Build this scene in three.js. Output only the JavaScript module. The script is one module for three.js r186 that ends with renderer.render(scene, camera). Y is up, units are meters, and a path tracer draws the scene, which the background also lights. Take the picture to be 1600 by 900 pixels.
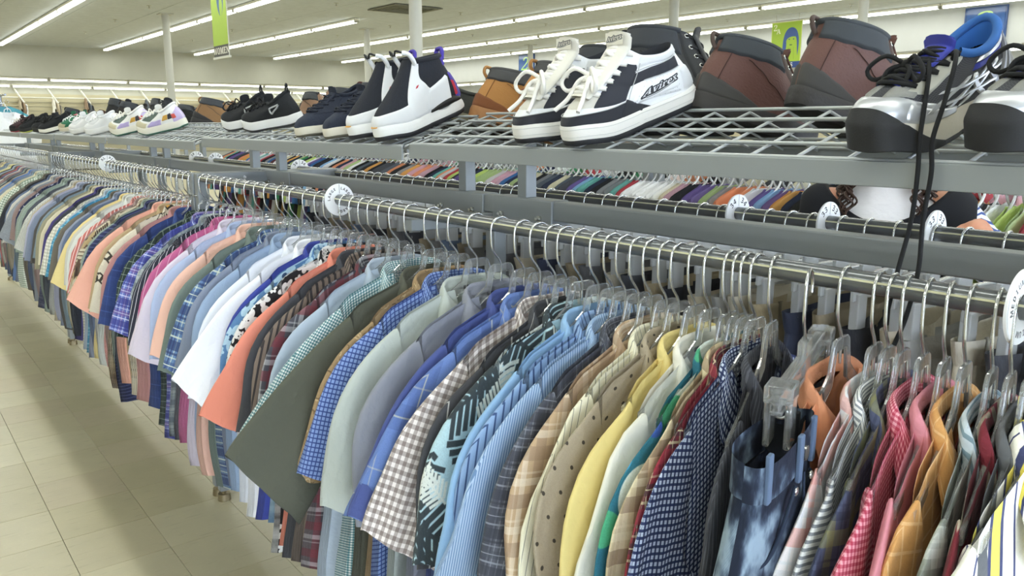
import * as THREE from 'three';
import { RectAreaLightUniformsLib } from 'three/addons/lights/RectAreaLightUniformsLib.js';
import { mergeGeometries, mergeVertices } from 'three/addons/utils/BufferGeometryUtils.js';
import { RoundedBoxGeometry } from 'three/addons/geometries/RoundedBoxGeometry.js';
import { MarchingCubes } from 'three/addons/objects/MarchingCubes.js';

// ---------- camera, exposure, daylight ----------
const scene = new THREE.Scene();
const renderer = new THREE.WebGLRenderer({ antialias: true });
renderer.toneMapping = THREE.LinearToneMapping;
renderer.toneMappingExposure = 1.0;
renderer.shadowMap.enabled = true;
RectAreaLightUniformsLib.init();
const camera = new THREE.PerspectiveCamera(39.0, 1600 / 900, 0.05, 120);
camera.position.set(0, 1.54, 0);
const YAW = 38.2 * Math.PI / 180, PITCH = 11.38 * Math.PI / 180;
camera.lookAt(Math.sin(YAW) * Math.cos(PITCH), 1.54 - Math.sin(PITCH), -Math.cos(YAW) * Math.cos(PITCH));
scene.background = new THREE.Color(0.78, 0.9, 1.1);   // overcast daylight outside the shop front
scene.backgroundIntensity = 13;
const TUBE_LIGHT = 22, TUBE_GLOW = 5;                  // ceiling tubes: light they give, glow of the fitting
const TUBE_COLOR = new THREE.Color(0.975, 1.0, 0.93);

// ---------- helpers ----------
function rng(seed) { let a = (seed * 2654435761) >>> 0; return () => { a = (a + 0x6d2b79f5) | 0; let t = Math.imul(a ^ (a >>> 15), 1 | a); t = (t + Math.imul(t ^ (t >>> 7), 61 | t)) ^ t; return ((t ^ (t >>> 14)) >>> 0) / 4294967296; }; }
const usedNames = new Map();
function numbered(name) { const n = usedNames.get(name) ?? 0; usedNames.set(name, n + 1); return n ? name + '_' + String(n).padStart(3, '0') : name; }
function tag(o, label, category, group, kind) { o.userData = { ...o.userData, label, category }; if (group) o.userData.group = group; if (kind) o.userData.kind = kind; return o; }
function mesh(name, geo, mat, parent) {
  const m = new THREE.Mesh(geo, mat); m.castShadow = m.receiveShadow = true;
  m.name = parent === scene ? numbered(name) : childName(name, parent); parent.add(m); return m;
}
function childName(name, parent) { const n = parent.children.filter((c) => c.userData.base === name).length; return n ? name + '_' + String(n).padStart(3, '0') : name; }
function part(name, geo, mat, parent) { const m = new THREE.Mesh(geo, mat); m.castShadow = m.receiveShadow = true; m.name = childName(name, parent); m.userData.base = name; parent.add(m); return m; }
function pivot(name, parent) { const m = new THREE.Group(); m.name = childName(name, parent); m.userData.base = name; parent.add(m); return m; }
function thing(name, label, category, pos = [0, 0, 0], turn = 0, group) {
  const g = new THREE.Group(); g.name = numbered(name); scene.add(g); g.position.set(...pos); g.rotation.y = turn; return tag(g, label, category, group);
}
function struct(name, geo, mat) { const m = mesh(name, geo, mat, scene); m.userData.kind = 'structure'; return m; }
function copy(src, label, pos, turn = src.rotation.y) {
  const c = src.clone(); c.name = numbered(src.name.replace(/_\d{3}$/, '')); c.userData = { ...src.userData }; if (label) c.userData.label = label;
  if (pos) c.position.set(...pos); c.rotation.y = turn; scene.add(c); return c;
}
const box = (w, h, d, x = 0, y = 0, z = 0) => new THREE.BoxGeometry(w, h, d).translate(x, y, z);
const rbox = (w, h, d, r, x = 0, y = 0, z = 0) => new RoundedBoxGeometry(w, h, d, 2, r).translate(x, y, z);
const V = (p) => new THREE.Vector3(p[0], p[1], p[2]);
const tube = (pts, r, seg = 24, rad = 6, closed = false) => new THREE.TubeGeometry(new THREE.CatmullRomCurve3(pts.map(V), closed, 'catmullrom', 0.5), seg, r, rad, closed);
function rod(a, b, r, rad = 8) { return new THREE.TubeGeometry(new THREE.LineCurve3(V(a), V(b)), 1, r, rad, false); }
const merge = (list) => mergeGeometries(list.map((g) => { const q = g.index ? g.toNonIndexed() : g.clone(); for (const k of Object.keys(q.attributes)) if (!['position', 'normal', 'uv'].includes(k)) q.deleteAttribute(k); return q; }));
// a surface from a function (u, v) -> [x, y, z]; uvf gives texture coordinates in metres
function grid(nu, nv, f, uvf, closedU = false) {
  const pos = [], uv = [], idx = [];
  for (let j = 0; j <= nv; j++) for (let i = 0; i <= nu; i++) { const u = i / nu, v = j / nv; pos.push(...f(u, v)); uv.push(...(uvf ? uvf(u, v) : [u, v])); }
  for (let j = 0; j < nv; j++) for (let i = 0; i < nu; i++) { const a = j * (nu + 1) + i, b = a + 1, c = a + nu + 1, d = c + 1; idx.push(a, c, b, b, c, d); }
  const g = new THREE.BufferGeometry();
  g.setAttribute('position', new THREE.Float32BufferAttribute(pos, 3)); g.setAttribute('uv', new THREE.Float32BufferAttribute(uv, 2)); g.setIndex(idx); g.computeVertexNormals();
  if (closedU) { const n = g.attributes.normal; for (let j = 0; j <= nv; j++) { const a = j * (nu + 1), b = a + nu; const x = n.getX(a) + n.getX(b), y = n.getY(a) + n.getY(b), z = n.getZ(a) + n.getZ(b), l = Math.hypot(x, y, z) || 1; n.setXYZ(a, x / l, y / l, z / l); n.setXYZ(b, x / l, y / l, z / l); } }
  return g;
}
const lerp = (a, b, t) => a + (b - a) * t, clamp = (x, a = 0, b = 1) => Math.min(b, Math.max(a, x)), smooth = (a, b, x) => { const t = clamp((x - a) / (b - a)); return t * t * (3 - 2 * t); };

// ---------- textures ----------
function canvasTexture(w, h, draw, tileX = 1, tileY = 1, noise = 0, seed = 1) {
  const c = document.createElement('canvas'); c.width = w; c.height = h; const g = c.getContext('2d'); draw(g, w, h);
  if (noise) { const im = g.getImageData(0, 0, w, h), r = rng(seed); for (let i = 0; i < im.data.length; i += 4) { const k = 1 + (r() - 0.5) * noise; for (let j = 0; j < 3; j++) im.data[i + j] = clamp(im.data[i + j] * k, 0, 255); } g.putImageData(im, 0, 0); }
  const t = new THREE.CanvasTexture(c); t.colorSpace = THREE.SRGBColorSpace; t.wrapS = t.wrapT = THREE.RepeatWrapping; t.repeat.set(1 / tileX, 1 / tileY); return t;
}
// tileable value noise
function noiseField(n, cells, seed, octaves = 4) {
  const out = new Float32Array(n * n);
  for (let o = 0; o < octaves; o++) {
    const c = cells << o, r = rng(seed + o * 17), g = new Float32Array(c * c).map(() => r()), amp = 0.5 ** o;
    for (let y = 0; y < n; y++) for (let x = 0; x < n; x++) {
      const fx = x / n * c, fy = y / n * c, x0 = Math.floor(fx), y0 = Math.floor(fy), u = fx - x0, v = fy - y0, a = u * u * (3 - 2 * u), b = v * v * (3 - 2 * v), x1 = (x0 + 1) % c, y1 = (y0 + 1) % c;
      out[y * n + x] += amp * lerp(lerp(g[y0 * c + x0], g[y0 * c + x1], a), lerp(g[y1 * c + x0], g[y1 * c + x1], a), b);
    }
  }
  const top = 2 - 0.5 ** (octaves - 1); for (let i = 0; i < out.length; i++) out[i] /= top; return out;
}
function dataTexture(n, f, tile, srgb) {
  const d = new Uint8Array(n * n * 4);
  for (let i = 0; i < n * n; i++) { const c = f(i, i % n, Math.floor(i / n)); d.set([c[0], c[1], c[2], 255], i * 4); }
  const t = new THREE.DataTexture(d, n, n); if (srgb) t.colorSpace = THREE.SRGBColorSpace; t.wrapS = t.wrapT = THREE.RepeatWrapping; t.magFilter = THREE.LinearFilter; t.minFilter = THREE.LinearMipmapLinearFilter; t.generateMipmaps = true; t.repeat.set(1 / tile, 1 / tile); t.needsUpdate = true; return t;
}
const nzA = noiseField(512, 6, 3, 6), nzB = noiseField(512, 24, 9, 4);
const wrinkleBump = dataTexture(512, (i) => { const v = 255 * clamp(1 - Math.abs(nzA[i] - 0.5) * 3.2) * 0.8 + 50 * nzB[i]; return [v, v, v]; }, 0.45);
const grainBump = dataTexture(256, (i, x, y) => { const v = 255 * nzB[(y * 2 % 512) * 512 + (x * 2 % 512)]; return [v, v, v]; }, 0.08);
const std = (o) => new THREE.MeshStandardMaterial({ roughness: 0.7, metalness: 0, ...o });
const phys = (o) => new THREE.MeshPhysicalMaterial({ roughness: 0.6, metalness: 0, ...o });
// ---------- the shop: floor, walls, ceiling ----------
const CEIL = 4.04, XL = -9, XR = 18.9, ZF = 7, ZB = -31;
const M = {};
{
  const n = 512;
  const vct = (seed, a, b) => dataTexture(n, (i, x, y) => {
    const j = ((y + seed * 97) % n) * n + (x + seed * 151) % n, s = nzA[j], t = nzB[(j * 7) % (n * n)];
    const streak = nzB[((y * 5 + seed * 31) % n) * n + (x >> 1)];
    const k = 0.93 + 0.09 * s + (streak > 0.72 ? -0.1 * (streak - 0.72) * 6 : 0) + (t > 0.8 ? 0.05 : 0);
    return [a[0] * k, a[1] * k, a[2] * k];
  }, 0.9, true);
  M.vct = [1, 2, 3, 4].map((s) => std({ map: vct(s, [[190, 182, 150], [184, 176, 143], [194, 187, 156], [188, 178, 148]][s - 1]), roughness: 0.34, bumpMap: grainBump, bumpScale: 0.0002 }));
  M.grout = std({ color: '#4b4636', roughness: 0.9 });
  M.ceiling = [0, 1].map((s) => std({ map: dataTexture(256, (i, x, y) => { const v = 0.95 + 0.08 * nzB[((y + 90 * s) % 512) * 512 + x]; return [201 * v, 207 * v, 212 * v]; }, 1.2, true), roughness: 0.92, bumpMap: grainBump, bumpScale: 0.0006 }));
  M.wall = std({ map: dataTexture(256, (i) => { const v = 0.96 + 0.07 * nzA[i * 3 % (512 * 512)]; return [186 * v, 186 * v, 174 * v]; }, 2.2, true), roughness: 0.9 });
  M.sideWall = std({ map: dataTexture(256, (i) => { const v = 0.96 + 0.07 * nzA[i * 3 % (512 * 512)]; return [192 * v, 194 * v, 192 * v]; }, 2.2, true), roughness: 0.9 });
  M.wallPanel = std({ color: '#b9b295', roughness: 0.85 });
  M.post = std({ color: '#bdbdb5', roughness: 0.5 });
  M.seam = std({ color: '#8f8d7c', roughness: 0.9 });
}
const uvWorld = (geo, sx = 1) => { const p = geo.attributes.position, n = geo.attributes.normal, u = geo.attributes.uv; for (let i = 0; i < p.count; i++) { const ax = Math.abs(n.getX(i)), ay = Math.abs(n.getY(i)); u.setXY(i, ax > 0.5 ? p.getZ(i) : p.getX(i), ay > 0.5 ? p.getZ(i) : p.getY(i)); } return geo; };
// floor: slab, then the vinyl tiles one by one where the aisle shows them, the rest of the floor as joined tiles
const floor = struct('floor', box(XR - XL + 2.6, 0.2, ZF - ZB + 2.6, (XL + XR + 1.3) / 2, -0.1035, (ZF + ZB - 1.3) / 2), M.grout);
{
  const T = 0.3048, gap = 0.0016, th = 0.006, r = rng(5);
  const one = uvWorld(rbox(T - gap, th, T - gap, 0.0012)); const off = [0, 0.31, 0.62].map((o) => { const g = one.clone(); const u = g.attributes.uv; for (let i = 0; i < u.count; i++) u.setXY(i, u.getX(i) + o, u.getY(i) + o * 0.7); return g; });
  const x0 = 0.413 - 0.3048 * 3, z0 = -2.957; const rest = [];
  for (let i = -36; i < 66; i++) for (let k = -92; k < 33; k++) {
    const x = x0 + (i + 0.5) * T, z = z0 + (k + 0.5) * T;
    if (x < XL || x > XR + 1.2 || z > ZF || z < ZB - 1.2) continue;
    const seen = x > -0.35 && x < 1.75 && z < -1.4 && z > -10.3 && x < 0.9 - z * 0.15 && x > -0.4 + (-z - 1.4) * 0.0;
    if (seen && i < 9) { const m = part('floor_tile', off[Math.floor(r() * 3)], M.vct[Math.floor(r() * 4)], floor); m.position.set(x, -0.0035 + th / 2 - 0.0006 + r() * 0.0004, z); }
    else rest.push([x, z]);
  }
  const inst = new THREE.InstancedMesh(one, M.vct[0], rest.length); const m4 = new THREE.Matrix4();
  rest.forEach(([x, z], i) => inst.setMatrixAt(i, m4.makeTranslation(x, -0.0035 + th / 2 - 0.0005, z)));
  inst.name = 'floor_tiles_beyond'; inst.receiveShadow = true; inst.userData.kind = 'stuff'; floor.add(inst);
}
// walls with thickness; the bulkheads along the far and the side wall
struct('wall_left', uvWorld(box(0.2, CEIL + 0.4, ZF - ZB + 2.6, XL - 0.1, CEIL / 2, (ZF + ZB - 1.3) / 2)), M.wall);
struct('wall_right', uvWorld(box(0.2, CEIL + 0.4, ZF - ZB + 2.6, XR + 1.4, CEIL / 2, (ZF + ZB - 1.3) / 2)), M.sideWall);
struct('wall_back', uvWorld(box(XR - XL + 2.8, CEIL + 0.4, 0.2, (XL + XR + 1.3) / 2, CEIL / 2, ZB - 1.4)), M.wall);
struct('trim_1', uvWorld(box(1.32, CEIL - 3.17 + 0.1, ZF - ZB, XR + 0.66, (CEIL + 3.27) / 2, (ZF + ZB) / 2)), M.sideWall);
struct('trim_2', uvWorld(box(XR - XL + 1.3, CEIL - 3.05 + 0.1, 1.32, (XL + XR + 1.3) / 2, (CEIL + 3.15) / 2, ZB - 0.66)), M.wall);
// shop front: piers, sill band and head band round five glazed openings
{
  const g = []; const W = XR + 1.3 - XL;
  g.push(box(W + 0.4, 0.5, 0.2, XL + W / 2, 0.25, ZF + 0.1), box(W + 0.4, CEIL - 3.0 + 0.2, 0.2, XL + W / 2, (CEIL + 3.2) / 2, ZF + 0.1));
  const nWin = 7; const pitch = W / nWin;
  for (let i = 0; i <= nWin; i++) g.push(box(0.4, 2.7, 0.2, XL + i * pitch, 1.75, ZF + 0.1));
  struct('wall_front', uvWorld(mergeGeometries(g)), M.wall);
  const glass = phys({ color: '#ffffff', transmission: 1, thickness: 0, roughness: 0.02 }), fr = std({ color: '#8f9294', metalness: 0.6, roughness: 0.4 });
  for (let i = 0; i < nWin; i++) {
    const w = new THREE.Group(); w.name = 'window_' + (i + 1); w.userData.kind = 'structure'; scene.add(w); w.position.set(XL + (i + 0.5) * pitch, 0.5, ZF + 0.1);
    part('window_glass', box(pitch - 0.44, 2.46, 0.008, 0, 1.25, 0), glass, w);
    part('window_frame', mergeGeometries([box(pitch - 0.4, 0.05, 0.07, 0, 0.025, 0), box(pitch - 0.4, 0.05, 0.07, 0, 2.475, 0), box(0.05, 2.4, 0.07, -(pitch - 0.45) / 2, 1.25, 0), box(0.05, 2.4, 0.07, (pitch - 0.45) / 2, 1.25, 0)]), fr, w);
  }
  struct('ground', box(60, 0.2, 40, 5, -0.16, ZF + 20.4), std({ color: '#8d8f8e', roughness: 0.95 }));
}
// ceiling: deck, then the lay-in panels one by one
const ROWS = [-5.04, -2.11, 0.82, 3.75, 6.74, 9.68, 12.6, 15.4, 18.25];
const ceiling = struct('ceiling', box(XR - XL + 2.8, 0.2, ZF - ZB + 2.8, (XL + XR + 1.3) / 2, CEIL + 0.13, (ZF + ZB - 1.3) / 2), M.seam);
{
  const PW = 1.46, PL = 2.44, n = [0, 0.4].map((o) => { const g = uvWorld(rbox(PW - 0.008, 0.02, PL - 0.008, 0.003)); const u = g.attributes.uv; for (let i = 0; i < u.count; i++) u.setXY(i, u.getX(i) + o, u.getY(i) + o); return g; }), r = rng(8), rest = [];
  for (let i = 0; i < 20; i++) for (let k = 0; k < 17; k++) {
    const x = XL + (i + 0.5) * PW, z = ZB + (k + 0.5) * PL; if (x > XR + 0.6 || z > ZF - 0.2) continue;
    if (x > 0 && z < -4) { const m = part('ceiling_panel', n[Math.floor(r() * 2)], M.ceiling[Math.floor(r() * 2)], ceiling); m.position.set(x, CEIL + 0.012 + (r() - 0.5) * 0.003, z); } else rest.push([x, z]);
  }
  const inst = new THREE.InstancedMesh(n[0], M.ceiling[0], rest.length), m4 = new THREE.Matrix4(); rest.forEach(([x, z], i) => inst.setMatrixAt(i, m4.makeTranslation(x, CEIL + 0.012, z)));
  inst.name = 'ceiling_panels_beyond'; inst.userData.kind = 'stuff'; ceiling.add(inst);
}
// round posts
{
  const shaft = new THREE.CylinderGeometry(0.085, 0.085, CEIL, 28).translate(0, CEIL / 2, 0), plate = rbox(0.3, 0.02, 0.3, 0.004, 0, CEIL - 0.01, 0), foot = new THREE.CylinderGeometry(0.11, 0.12, 0.05, 28).translate(0, 0.025, 0);
  const spots = [[5.86, -20.4, 'white round post standing at the WOMEN banner, in front of the far wall'], [10.95, -20.2, 'slim white round post just beyond the widest post, under the middle light rows'], [5.85, -9.46, 'widest white round post, running up past the dark ceiling diffuser'], [17.2, -20.9, 'white round post beside the blue panel behind the wheat boots'], [11.2, -9.75, 'white round post rising behind the white high-top sneaker'], [14.2, -8.0, 'white round post cut off above the taller brown boot']];
  spots.forEach(([x, z, l]) => { const t = thing('round_post', l, 'post', [x, 0, z], 0, 'round ceiling posts'); part('shaft', shaft, M.post, t); part('top_plate', plate, M.post, t); part('foot', foot, M.post, t); });
}
// ceiling strip lights: fixtures one by one, and the light of each row
{
  const housing = std({ color: '#e9e7da', roughness: 0.5 }), endcap = std({ color: '#b9b8ae', roughness: 0.5 });
  const glow = new THREE.MeshStandardMaterial({ color: '#ffffff', emissive: TUBE_COLOR, emissiveIntensity: TUBE_GLOW, roughness: 0.4 });
  const FL = 2.44, body = merge([rbox(0.13, 0.05, FL - 0.02, 0.008, 0, -0.03, 0), box(0.07, 0.012, FL - 0.3, 0, 0, 0)]);
  const tubeG = new THREE.CylinderGeometry(0.023, 0.023, FL - 0.12, 10).rotateX(Math.PI / 2);
  const names = ['first', 'second', 'third', 'fourth', 'fifth', 'sixth', 'seventh', 'eighth', 'ninth', 'tenth', 'eleventh', 'twelfth', 'thirteenth', 'fourteenth', 'fifteenth'];
  const rowName = { 3: 'row nearest the top corner', 4: 'row behind the WOMEN banner', 5: 'row ending before the diffuser', 6: 'row behind the widest post', 7: 'row above the high-top sneakers', 8: 'row along the side wall' };
  let proto;
  ROWS.forEach((x, ri) => {
    const k0 = 0, k1 = ri === 5 ? 5 : 14;
    for (let k = k0; k < k1; k++) {
      const z = ZB + 0.5 + (k + 0.5) * FL; if (z > ZF - 1.5) continue; if (ri < 3 && z < -22) continue;
      const label = rowName[ri] ? `strip light ${names[k]} from the far wall in the ${rowName[ri]}` : 'bare tube strip light on the ceiling beside the aisle';
      if (!proto) { proto = thing('strip_light', label, 'light fixture', [x, CEIL, z], 0, 'ceiling strip lights'); part('housing', body, housing, proto); const a = part('tube', tubeG, glow, proto); a.position.set(-0.036, -0.086, 0); const b = part('tube', tubeG, glow, proto); b.position.set(0.036, -0.086, 0); for (const q of [-1, 1]) part('socket', box(0.124, 0.06, 0.03, 0, -0.08, q * (FL / 2 - 0.035)), endcap, proto); }
      else copy(proto, label, [x, CEIL, z]);
    }
    const z1 = ZB + 0.5 + k1 * FL, len = Math.min(z1, ZF - 1.5) - (ZB + 0.5), a = new THREE.RectAreaLight(TUBE_COLOR, TUBE_LIGHT, 0.1, len); a.position.set(x, CEIL - 0.125, ZB + 0.5 + len / 2); a.rotation.x = -Math.PI / 2; scene.add(a);
  });
  // under the bulkheads
  const under = (x, z, ry, label, g2) => { const c = copy(proto, label, [x, g2, z], ry); return c; };
  for (let k = 0; k < 11; k++) under(XL + 1.5 + (k + 0.5) * 2.44 + 0.4, ZB - 0.25, Math.PI / 2, `${names[k]} tube light under the far wall bulkhead, counted from the aisle side`, 3.05);
  for (let k = 0; k < 11; k++) under(XL + 1.5 + (k + 0.5) * 2.44 - 0.6, ZB - 1.0, Math.PI / 2, `${names[k]} lower tube light on the far wall, counted from the aisle side`, 2.86);
  for (let k = 0; k < 12; k++) under(XR + 0.35, ZB + 1.5 + (k + 0.5) * 2.44, 0, `${names[k]} tube light under the side wall bulkhead, counted from the far corner`, 3.17);
  const a = new THREE.RectAreaLight(TUBE_COLOR, TUBE_LIGHT * 0.5, 26.8, 0.1); a.position.set(XL + 1.9 + 13.4, 2.93, ZB - 0.25); a.rotation.x = -Math.PI / 2; scene.add(a);
  const b = new THREE.RectAreaLight(TUBE_COLOR, TUBE_LIGHT * 0.5, 0.1, 29.3); b.position.set(XR + 0.35, 3.05, ZB + 1.5 + 14.65); b.rotation.x = -Math.PI / 2; scene.add(b);
}
// ceiling diffuser and sprinkler heads
{
  const t = thing('ceiling_diffuser', 'dark square air diffuser in the ceiling behind the widest post', 'vent', [9.75, CEIL, -16.2]);
  const dk = std({ color: '#77776c', roughness: 0.7 }), dd = std({ color: '#55564f', roughness: 0.8 });
  const frame = (s, y, w) => mergeGeometries([box(s, 0.02, w, 0, y, s / 2 - w / 2), box(s, 0.02, w, 0, y, -s / 2 + w / 2), box(w, 0.02, s - 2 * w, s / 2 - w / 2, y, 0), box(w, 0.02, s - 2 * w, -s / 2 + w / 2, y, 0)]);
  part('backing', box(1.1, 0.01, 1.1, 0, -0.006, 0), dd, t); part('frame', frame(1.2, -0.02, 0.07), dk, t);
  for (let i = 0; i < 5; i++) part('louvre', frame(1.02 - i * 0.2, -0.025 + i * 0.004, 0.035), dk, t);
  const head = merge([new THREE.CylinderGeometry(0.05, 0.05, 0.006, 16).translate(0, -0.003, 0), new THREE.CylinderGeometry(0.012, 0.012, 0.05, 8).translate(0, -0.03, 0), new THREE.CylinderGeometry(0.03, 0.03, 0.004, 10).translate(0, -0.056, 0)]);
  const chrome = std({ color: '#b5b3a6', metalness: 0.8, roughness: 0.35 });
  let i = 0; for (const z of [-10.2, -13.4, -16.4, -19.6, -22.6, -26]) for (const x of [2.3, 5.2, 8.2, 11.1, 14, 16.9]) { const m = mesh('sprinkler_head', head, chrome, scene); m.position.set(x, CEIL, z + (i++ % 2) * 0.4); tag(m, 'small chrome sprinkler head set in the ceiling between the light rows', 'sprinkler', 'ceiling sprinkler heads'); }
}
// signs
function drawLogo(g, x, y, s, color) { g.save(); g.translate(x, y); g.scale(s, s); g.fillStyle = color; g.font = 'bold 100px serif'; g.fillText('2', 0, 70); g.font = 'bold 78px serif'; g.fillText('A', 42, 108); g.restore(); }
{
  const pole = std({ color: '#c9c8bd', metalness: 0.3, roughness: 0.5 });
  const girls = canvasTexture(384, 512, (g, w, h) => {
    g.fillStyle = '#a9c93f'; g.fillRect(0, 0, w, h); g.strokeStyle = '#cfe07a'; g.lineWidth = 8; g.strokeRect(4, 4, w - 8, h - 8); drawLogo(g, 22, 24, 0.95, '#f2f5dc');
    g.fillStyle = '#3f5fa3'; g.beginPath(); g.moveTo(160, 400); g.bezierCurveTo(140, 250, 150, 70, 255, 66); g.bezierCurveTo(370, 70, 360, 260, 345, 380); g.bezierCurveTo(330, 300, 335, 200, 310, 170); g.bezierCurveTo(250, 160, 200, 180, 195, 215); g.bezierCurveTo(205, 290, 190, 330, 160, 400); g.fill();
    g.fillStyle = '#27407a'; for (const x of [232, 286]) { g.beginPath(); g.ellipse(x, 196, 9, 6, 0, 0, 7); g.fill(); } g.fillStyle = '#4a6a3a'; g.beginPath(); g.ellipse(255, 258, 18, 6, 0, 0, 7); g.fill();
    g.strokeStyle = '#7fa02c'; g.lineWidth = 3; g.beginPath(); g.moveTo(225, 280); g.lineTo(215, 420); g.moveTo(290, 280); g.lineTo(300, 420); g.stroke();
    g.fillStyle = '#2e4a8c'; g.fillRect(0, 442, w, 70); g.fillStyle = '#eef0ea'; g.font = 'bold 66px serif'; g.textAlign = 'center'; g.fillText('GIRLS', w / 2, 500);
  });
  const women = canvasTexture(256, 512, (g, w, h) => {
    g.fillStyle = '#9db944'; g.fillRect(0, 0, w, h); g.fillStyle = '#41618f'; g.beginPath(); g.moveTo(150, 20); g.bezierCurveTo(60, 90, 120, 210, 150, 230); g.bezierCurveTo(120, 130, 160, 80, 190, 60); g.fill(); g.beginPath(); g.moveTo(190, 60); g.bezierCurveTo(240, 120, 190, 200, 175, 240); g.bezierCurveTo(200, 160, 200, 120, 175, 80); g.fill();
    g.fillStyle = '#4b4a48'; g.fillRect(0, 430, w, 82); g.fillStyle = '#eceade'; g.font = 'bold 64px serif'; g.textAlign = 'center'; g.fillText('WOMEN', w / 2, 492);
  });
  const blue = canvasTexture(256, 384, (g, w, h) => { g.fillStyle = '#2f5590'; g.fillRect(0, 0, w, h); g.strokeStyle = '#24457a'; g.lineWidth = 8; g.strokeRect(4, 4, w - 8, h - 8); g.save(); g.translate(14, 20); g.fillStyle = '#a6d06a'; g.font = 'italic 250px serif'; g.fillText('2', 10, 190); g.font = '150px serif'; g.fillText('A', 110, 290); g.restore(); });
  const face = (t, rough) => std({ map: t, roughness: rough });
  const plane = (w, h) => new THREE.PlaneGeometry(w, h).rotateY(-Math.PI / 2);
  const white = std({ color: '#cfd0c6', roughness: 0.6 });
  let s = thing('hanging_sign', 'green GIRLS sign with a blue-haired face, hung between the brown boots', 'sign', [17.2, 2.83, -11.53], 0);
  part('panel', box(0.02, 1.04, 0.8, 0, 0.52, 0), white, s); const f1 = part('printed_face', plane(0.8, 1.04).translate(-0.0115, 0.52, 0), face(girls, 0.45), s); part('hanger_wire', mergeGeometries([rod([0, 1.03, 0.3], [0, CEIL - 2.83, 0.3], 0.004), rod([0, 1.03, -0.3], [0, CEIL - 2.83, -0.3], 0.004)]), pole, s);
  for (const t of [girls, women, blue]) t.repeat.set(1, 1);
  s = thing('hanging_banner', 'narrow green WOMEN banner hanging between two light rows', 'banner', [4.3, 2.5, -12.33]);
  part('panel', box(0.012, 1.02, 0.62, 0, 0.52, 0), white, s); part('printed_face', plane(0.62, 1.02).translate(-0.008, 0.52, 0), face(women, 0.6), s); part('bottom_bar', box(0.03, 0.03, 0.68, 0, 0, 0), white, s); part('hanger_wire', mergeGeometries([rod([0, 1.03, 0.25], [0, CEIL - 2.5, 0.25], 0.004), rod([0, 1.03, -0.25], [0, CEIL - 2.5, -0.25], 0.004)]), pole, s);
  [[-7.88, 'blue 2A panel on the side wall behind the silver running shoe'], [-15.97, 'blue 2A panel on the side wall beside the post behind the high-tops'], [-23.13, 'blue 2A panel on the side wall above the wheat boots']].forEach(([z, l]) => { const p = thing('wall_sign', l, 'sign', [18.86, 2.98, z], 0, 'blue wall panels'); part('panel', box(0.05, 0.98, 0.84, 0, 0.49, 0), std({ color: '#2b4a80', roughness: 0.4 }), p); part('printed_face', plane(0.8, 0.94).translate(-0.027, 0.49, 0), face(blue, 0.15), p); });
}
// ---------- clothing racks with tent-shaped wire shoe shelves ----------
M.rack = std({ color: '#8d9293', roughness: 0.42, metalness: 0.25, bumpMap: grainBump, bumpScale: 0.0001 });
M.rail = std({ color: '#75787a', roughness: 0.2, metalness: 0.5 });
M.shelfBar = std({ color: '#969b9c', roughness: 0.45, metalness: 0.2 });
M.wire = std({ color: '#b9bdbd', roughness: 0.35, metalness: 0.35 });
M.strip = std({ color: '#cfcdaa', roughness: 0.45 });  // cream tone for the painted reflection line on the rails
M.bolt = std({ color: '#cfcfca', roughness: 0.25, metalness: 0.9 });
M.brass = std({ color: '#8c7f62', roughness: 0.4, metalness: 0.7 });
M.black = std({ color: '#17181a', roughness: 0.6 });
const RX = 1.01, BX = 1.295, RY = 1.337, RAILTOP = 1.352;   // aisle rail, centre beam, rail height
const boltG = mergeGeometries([new THREE.CylinderGeometry(0.0075, 0.0075, 0.006, 6), new THREE.CylinderGeometry(0.0045, 0.0045, 0.012, 8).translate(0, 0.005, 0)].map((g) => g.rotateZ(Math.PI / 2)));
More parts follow.
